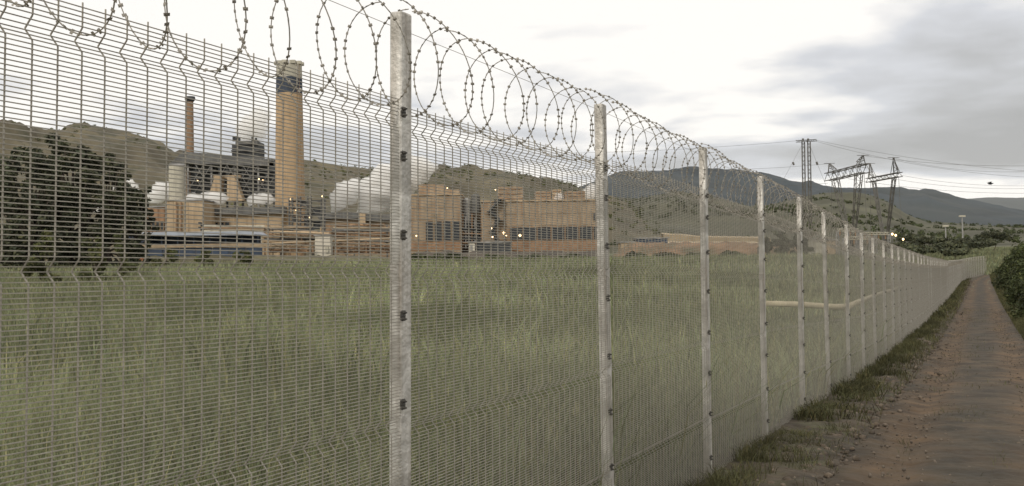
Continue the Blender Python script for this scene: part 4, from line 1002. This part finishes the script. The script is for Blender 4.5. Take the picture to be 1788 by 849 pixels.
cable([(1422, 246, 302), (1900, 312, 300)], 'power line just below the highest one at right', 3.0)
cable([(1000, 292, 300), (1448, 286, 318)], 'upper power line to the left pylon from the left', 1.5)
cable([(1507, 272, 288), (1900, 286, 260)], 'upper power line running right from the left pylon horn', 1.5)
cable([(1560, 276, 306), (1900, 288, 290)], 'upper power line running right from the right pylon horn', 3.0)
cable([(1000, 318, 300), (1446, 320, 318)], 'lowest power line left of the pylons over the mountain', 1.5)
cable([(1512, 303, 288), (1900, 322, 270)], 'middle power line running right from the left pylon girder', 2.5)
cable([(1572, 306, 306), (1900, 318, 280)], 'middle power line running right from the right pylon girder', 2.0)
cable([(1480, 312, 300), (1900, 334, 280)], 'lowest power line at right above the mountain', 2.0)
for x, ytop, ybot, t in ((1680, 379, 420, 'taller floodlight mast at right with a flat lamp head'), (1651, 396, 426, 'shorter floodlight mast left of the taller one')):
    Yl = 320; a = at(x, ytop, Yl); g_ = float(ground(a.x, Yl)); r_ = empty('floodlight_mast', (a.x, Yl, g_), t, 'light mast', 'floodlight masts at right')
    mb = MB(); mb.tube([(a.x, Yl, g_), a], [.32, .18], 8); mb.build('pole', m_lgrey, r_)
    mb = MB(); mb.box(a.x - .9, a.x + .9, Yl - .4, Yl + .4, a.z, a.z + .5); mb.build('lamp_head', m_conc, r_)
# a bird over the track
w = W(1729, 321, 60); r_ = empty('bird', w, 'small dark bird gliding in the sky at the right edge', 'bird')
mb = MB(); mb.tube([w + Vector(q) for q in ((-.17, 0, .03), (-.08, 0, 0), (.05, 0, -.01), (.14, 0, .02), (.2, 0, .03))], [.01, .045, .05, .03, .008], 8)
mb.add([w + Vector(q) for q in ((-.05, 0, .03), (.07, 0, .03), (.02, -.16, .12), (-.06, -.33, .08), (-.09, -.16, .10), (.02, .16, .12), (-.06, .33, .08), (-.09, .16, .10))], [(0, 1, 2, 4), (4, 2, 3), (1, 0, 7, 5), (5, 7, 6)])
mb.build('body', m_dsteel, r_, smooth=True)

# pale pipe lying in the field, bending to follow the fence
m_pipe = mat('cream_pipe', (0.46, 0.40, 0.27), 0.7, var=0.15, scale=1.5)
pp = [(1336, 530, 41), (1400, 532, 41), (1455, 536, 41), (1478, 536, 41.5), (1500, 527, 48), (1530, 515, 62), (1562, 505, 82), (1600, 488, 112)]
P = [W(*q) for q in pp]
r_ = empty('field_pipe', (P[0].x, P[0].y, float(ground(P[0].x, P[0].y))), 'cream pipe lying in the grass behind the fence, bending away along it', 'pipe')
mb = MB(); mb.tube(P[:4], .115, 12); mb.build('pipe_run', m_pipe, r_, smooth=True)
mb = MB(); mb.tube(P[3:], .118, 12); mb.build('pipe_run', m_pipe, r_, smooth=True)
for k in (1, 3):
    t = (P[k + 1] - P[k]).normalized(); mb = MB(); mb.tube([P[k] - t * .05, P[k] + t * .05], .16, 12); mb.build('flange', m_pipe, r_)

# ------------------------------------------------------------------ trees and bushes
def ptree(x, ytop, Y, wpx, label, seed, **kw):
    b = W(x, 450, Y); g_ = float(ground(b.x, Y)); top = W(x, ytop, Y).z; return tree(kw.pop('name', 'tree'), (b.x, Y, g_), top - g_, wpx * Y / F_PX / 2, label, seed, **kw)
ptree(52, 246, 150, 150, 'dark bushy evergreen at the far left edge behind the mesh', 1, n=15000, leaf=.36, group='dark trees at the left of the field', bottom=.02, nclump=120)
ptree(122, 220, 156, 140, 'tallest dark evergreen of the left clump, against the brown hill', 2, n=15500, leaf=.36, group='dark trees at the left of the field', bottom=.02, nclump=130)
ptree(190, 258, 160, 118, 'dark evergreen sloping down right of the tallest one', 3, n=12000, leaf=.36, group='dark trees at the left of the field', bottom=.03, nclump=100)
ptree(234, 316, 164, 74, 'smallest dark tree of the left clump, by the steam puff', 4, n=5500, leaf=.33, group='dark trees at the left of the field', bottom=.03, nclump=60)
ptree(-30, 262, 158, 140, 'dark evergreen cut by the left border of the picture', 5, n=12000, leaf=.34, group='dark trees at the left of the field', bottom=.02, nclump=100)
for k, (x, yt, wd, Y, t) in enumerate(((76, 398, 60, 70, 'pale reedy bush under the far left evergreen'), (165, 408, 55, 74, 'pale reedy bush under the tallest evergreen'), (212, 398, 44, 84, 'pale reedy bush beside the blue shed end'), (290, 432, 50, 150, 'low weedy bush before the left half of the blue shed'), (360, 436, 48, 150, 'low weedy bush before the middle of the blue shed'), (425, 436, 44, 150, 'low weedy bush before the right end of the blue shed'))):
    ptree(x, yt, Y, wd, t, 30 + k, name='bush', m=m_leaf_olive, kind='bush', n=2600, leaf=.16, bottom=0.0, cat='bush', group='pale bushes at the left of the field', nclump=14)
for k, (x, yt, wd, t) in enumerate(((735, 448, 60, 'dark low shrub right of the nearest post, at the field edge'), (790, 447, 66, 'dark low shrub below the louvred windows'), (860, 449, 60, 'dark low shrub below the zigzag stair'), (930, 451, 70, 'dark low shrub below the middle of the long hall'), (1000, 449, 60, 'dark low shrub below the right end of the long hall'), (1110, 444, 56, 'dark low shrub right of the second post'), (1165, 445, 60, 'dark low shrub midway between second and third posts'), (1215, 446, 44, 'dark low shrub just left of the third post'), (1275, 443, 60, 'dark low shrub right of the third post'))):
    ptree(x, yt, 192, wd, t, 50 + k, name='shrub', m=m_leaf_mid, kind='bush', n=1800, leaf=.3, bottom=0.0, cat='shrub', group='low shrubs along the far field edge', nclump=14)
for k, (x, yt, wd, Y, t) in enumerate(((1362, 404, 44, 205, 'dark round tree between fourth and fifth posts'), (1398, 412, 40, 200, 'dark round tree behind the fifth post'), (1335, 414, 30, 208, 'dark round tree just right of the fourth post'))):
    ptree(x, yt, Y, wd, t, 70 + k, n=2600, leaf=.34, bottom=.04, group='round trees behind the middle posts', nclump=18)
ac = [(1580, 424, 60, 250, 'left-hand flat dark acacia by the substation lamps'), (1622, 414, 70, 270, 'wide dark acacia below the slate mountain'), (1655, 424, 56, 240, 'dark acacia left of the taller floodlight mast'), (1692, 419, 84, 255, 'widest flat acacia under the taller floodlight mast'), (1610, 430, 50, 225, 'low dark acacia above the far fence line'), (1668, 434, 56, 215, 'low dark acacia above the end of the fence'), (1590, 408, 44, 300, 'distant acacia right of the substation'), (1735, 405, 60, 280, 'distant acacia near the right border')]
for k, (x, yt, wd, Y, t) in enumerate(ac):
    ptree(x, yt, Y, wd, t, 90 + k, kind='flat', n=3000, leaf=.34, cat='tree', group='acacias beyond the end of the fence', nclump=22)
# green thicket on the right of the track
def thicket(s, t, h, rad, label, seed, m, leaf, n):
    x, y = P0 + FD * s + FN * t; tree('bush', (x, y, float(ground(x, y))), h, rad, label, seed, m=m, kind='bush', n=n, leaf=leaf, bottom=0.0, cat='bush', group='green bushes right of the dirt track', nclump=30)
for k, (s, t, h, rad, n, leaf, lab) in enumerate(((36, 5.0, 1.7, 1.3, 9000, .06, 'nearest and lowest leafy bush at the right border'), (45, 5.0, 2.6, 1.6, 9000, .07, 'second leafy bush along the right of the track'), (55, 5.2, 3.7, 1.9, 9000, .08, 'third leafy bush along the right of the track'), (66, 5.4, 4.4, 2.2, 8000, .09, 'tallest leafy bush halfway down the track'), (80, 5.4, 4.2, 2.2, 7000, .1, 'leafy bush beyond the tallest one'), (96, 5.6, 3.8, 2.3, 6000, .12, 'leafy bush second from the far end of the track'), (115, 5.9, 3.6, 2.4, 5000, .14, 'leafy bush at the far end of the track'), (140, 6.4, 3.4, 2.6, 4000, .16, 'leafy bush where the track bends out of sight'))):
    thicket(s, t, h, rad, lab, 120 + k, m_leaf_mid, leaf, n)

# ------------------------------------------------------------------ air
hm = bpy.data.materials.new('haze_air'); hm.use_nodes = True; hn = hm.node_tree.nodes; hn.remove(hn['Principled BSDF'])
hv = hn.new('ShaderNodeVolumePrincipled'); hv.inputs['Color'].default_value = (.93, .96, 1.0, 1); hv.inputs['Density'].default_value = 0.000008
hm.node_tree.links.new(hv.outputs[0], hn['Material Output'].inputs['Volume'])
mb = MB(); mb.box(-13000, 13000, -60, 11500, -9, 900); hz = mb.build('haze', hm); tag(hz, 'thin pale haze hanging over the valley', 'haze', kind='stuff')
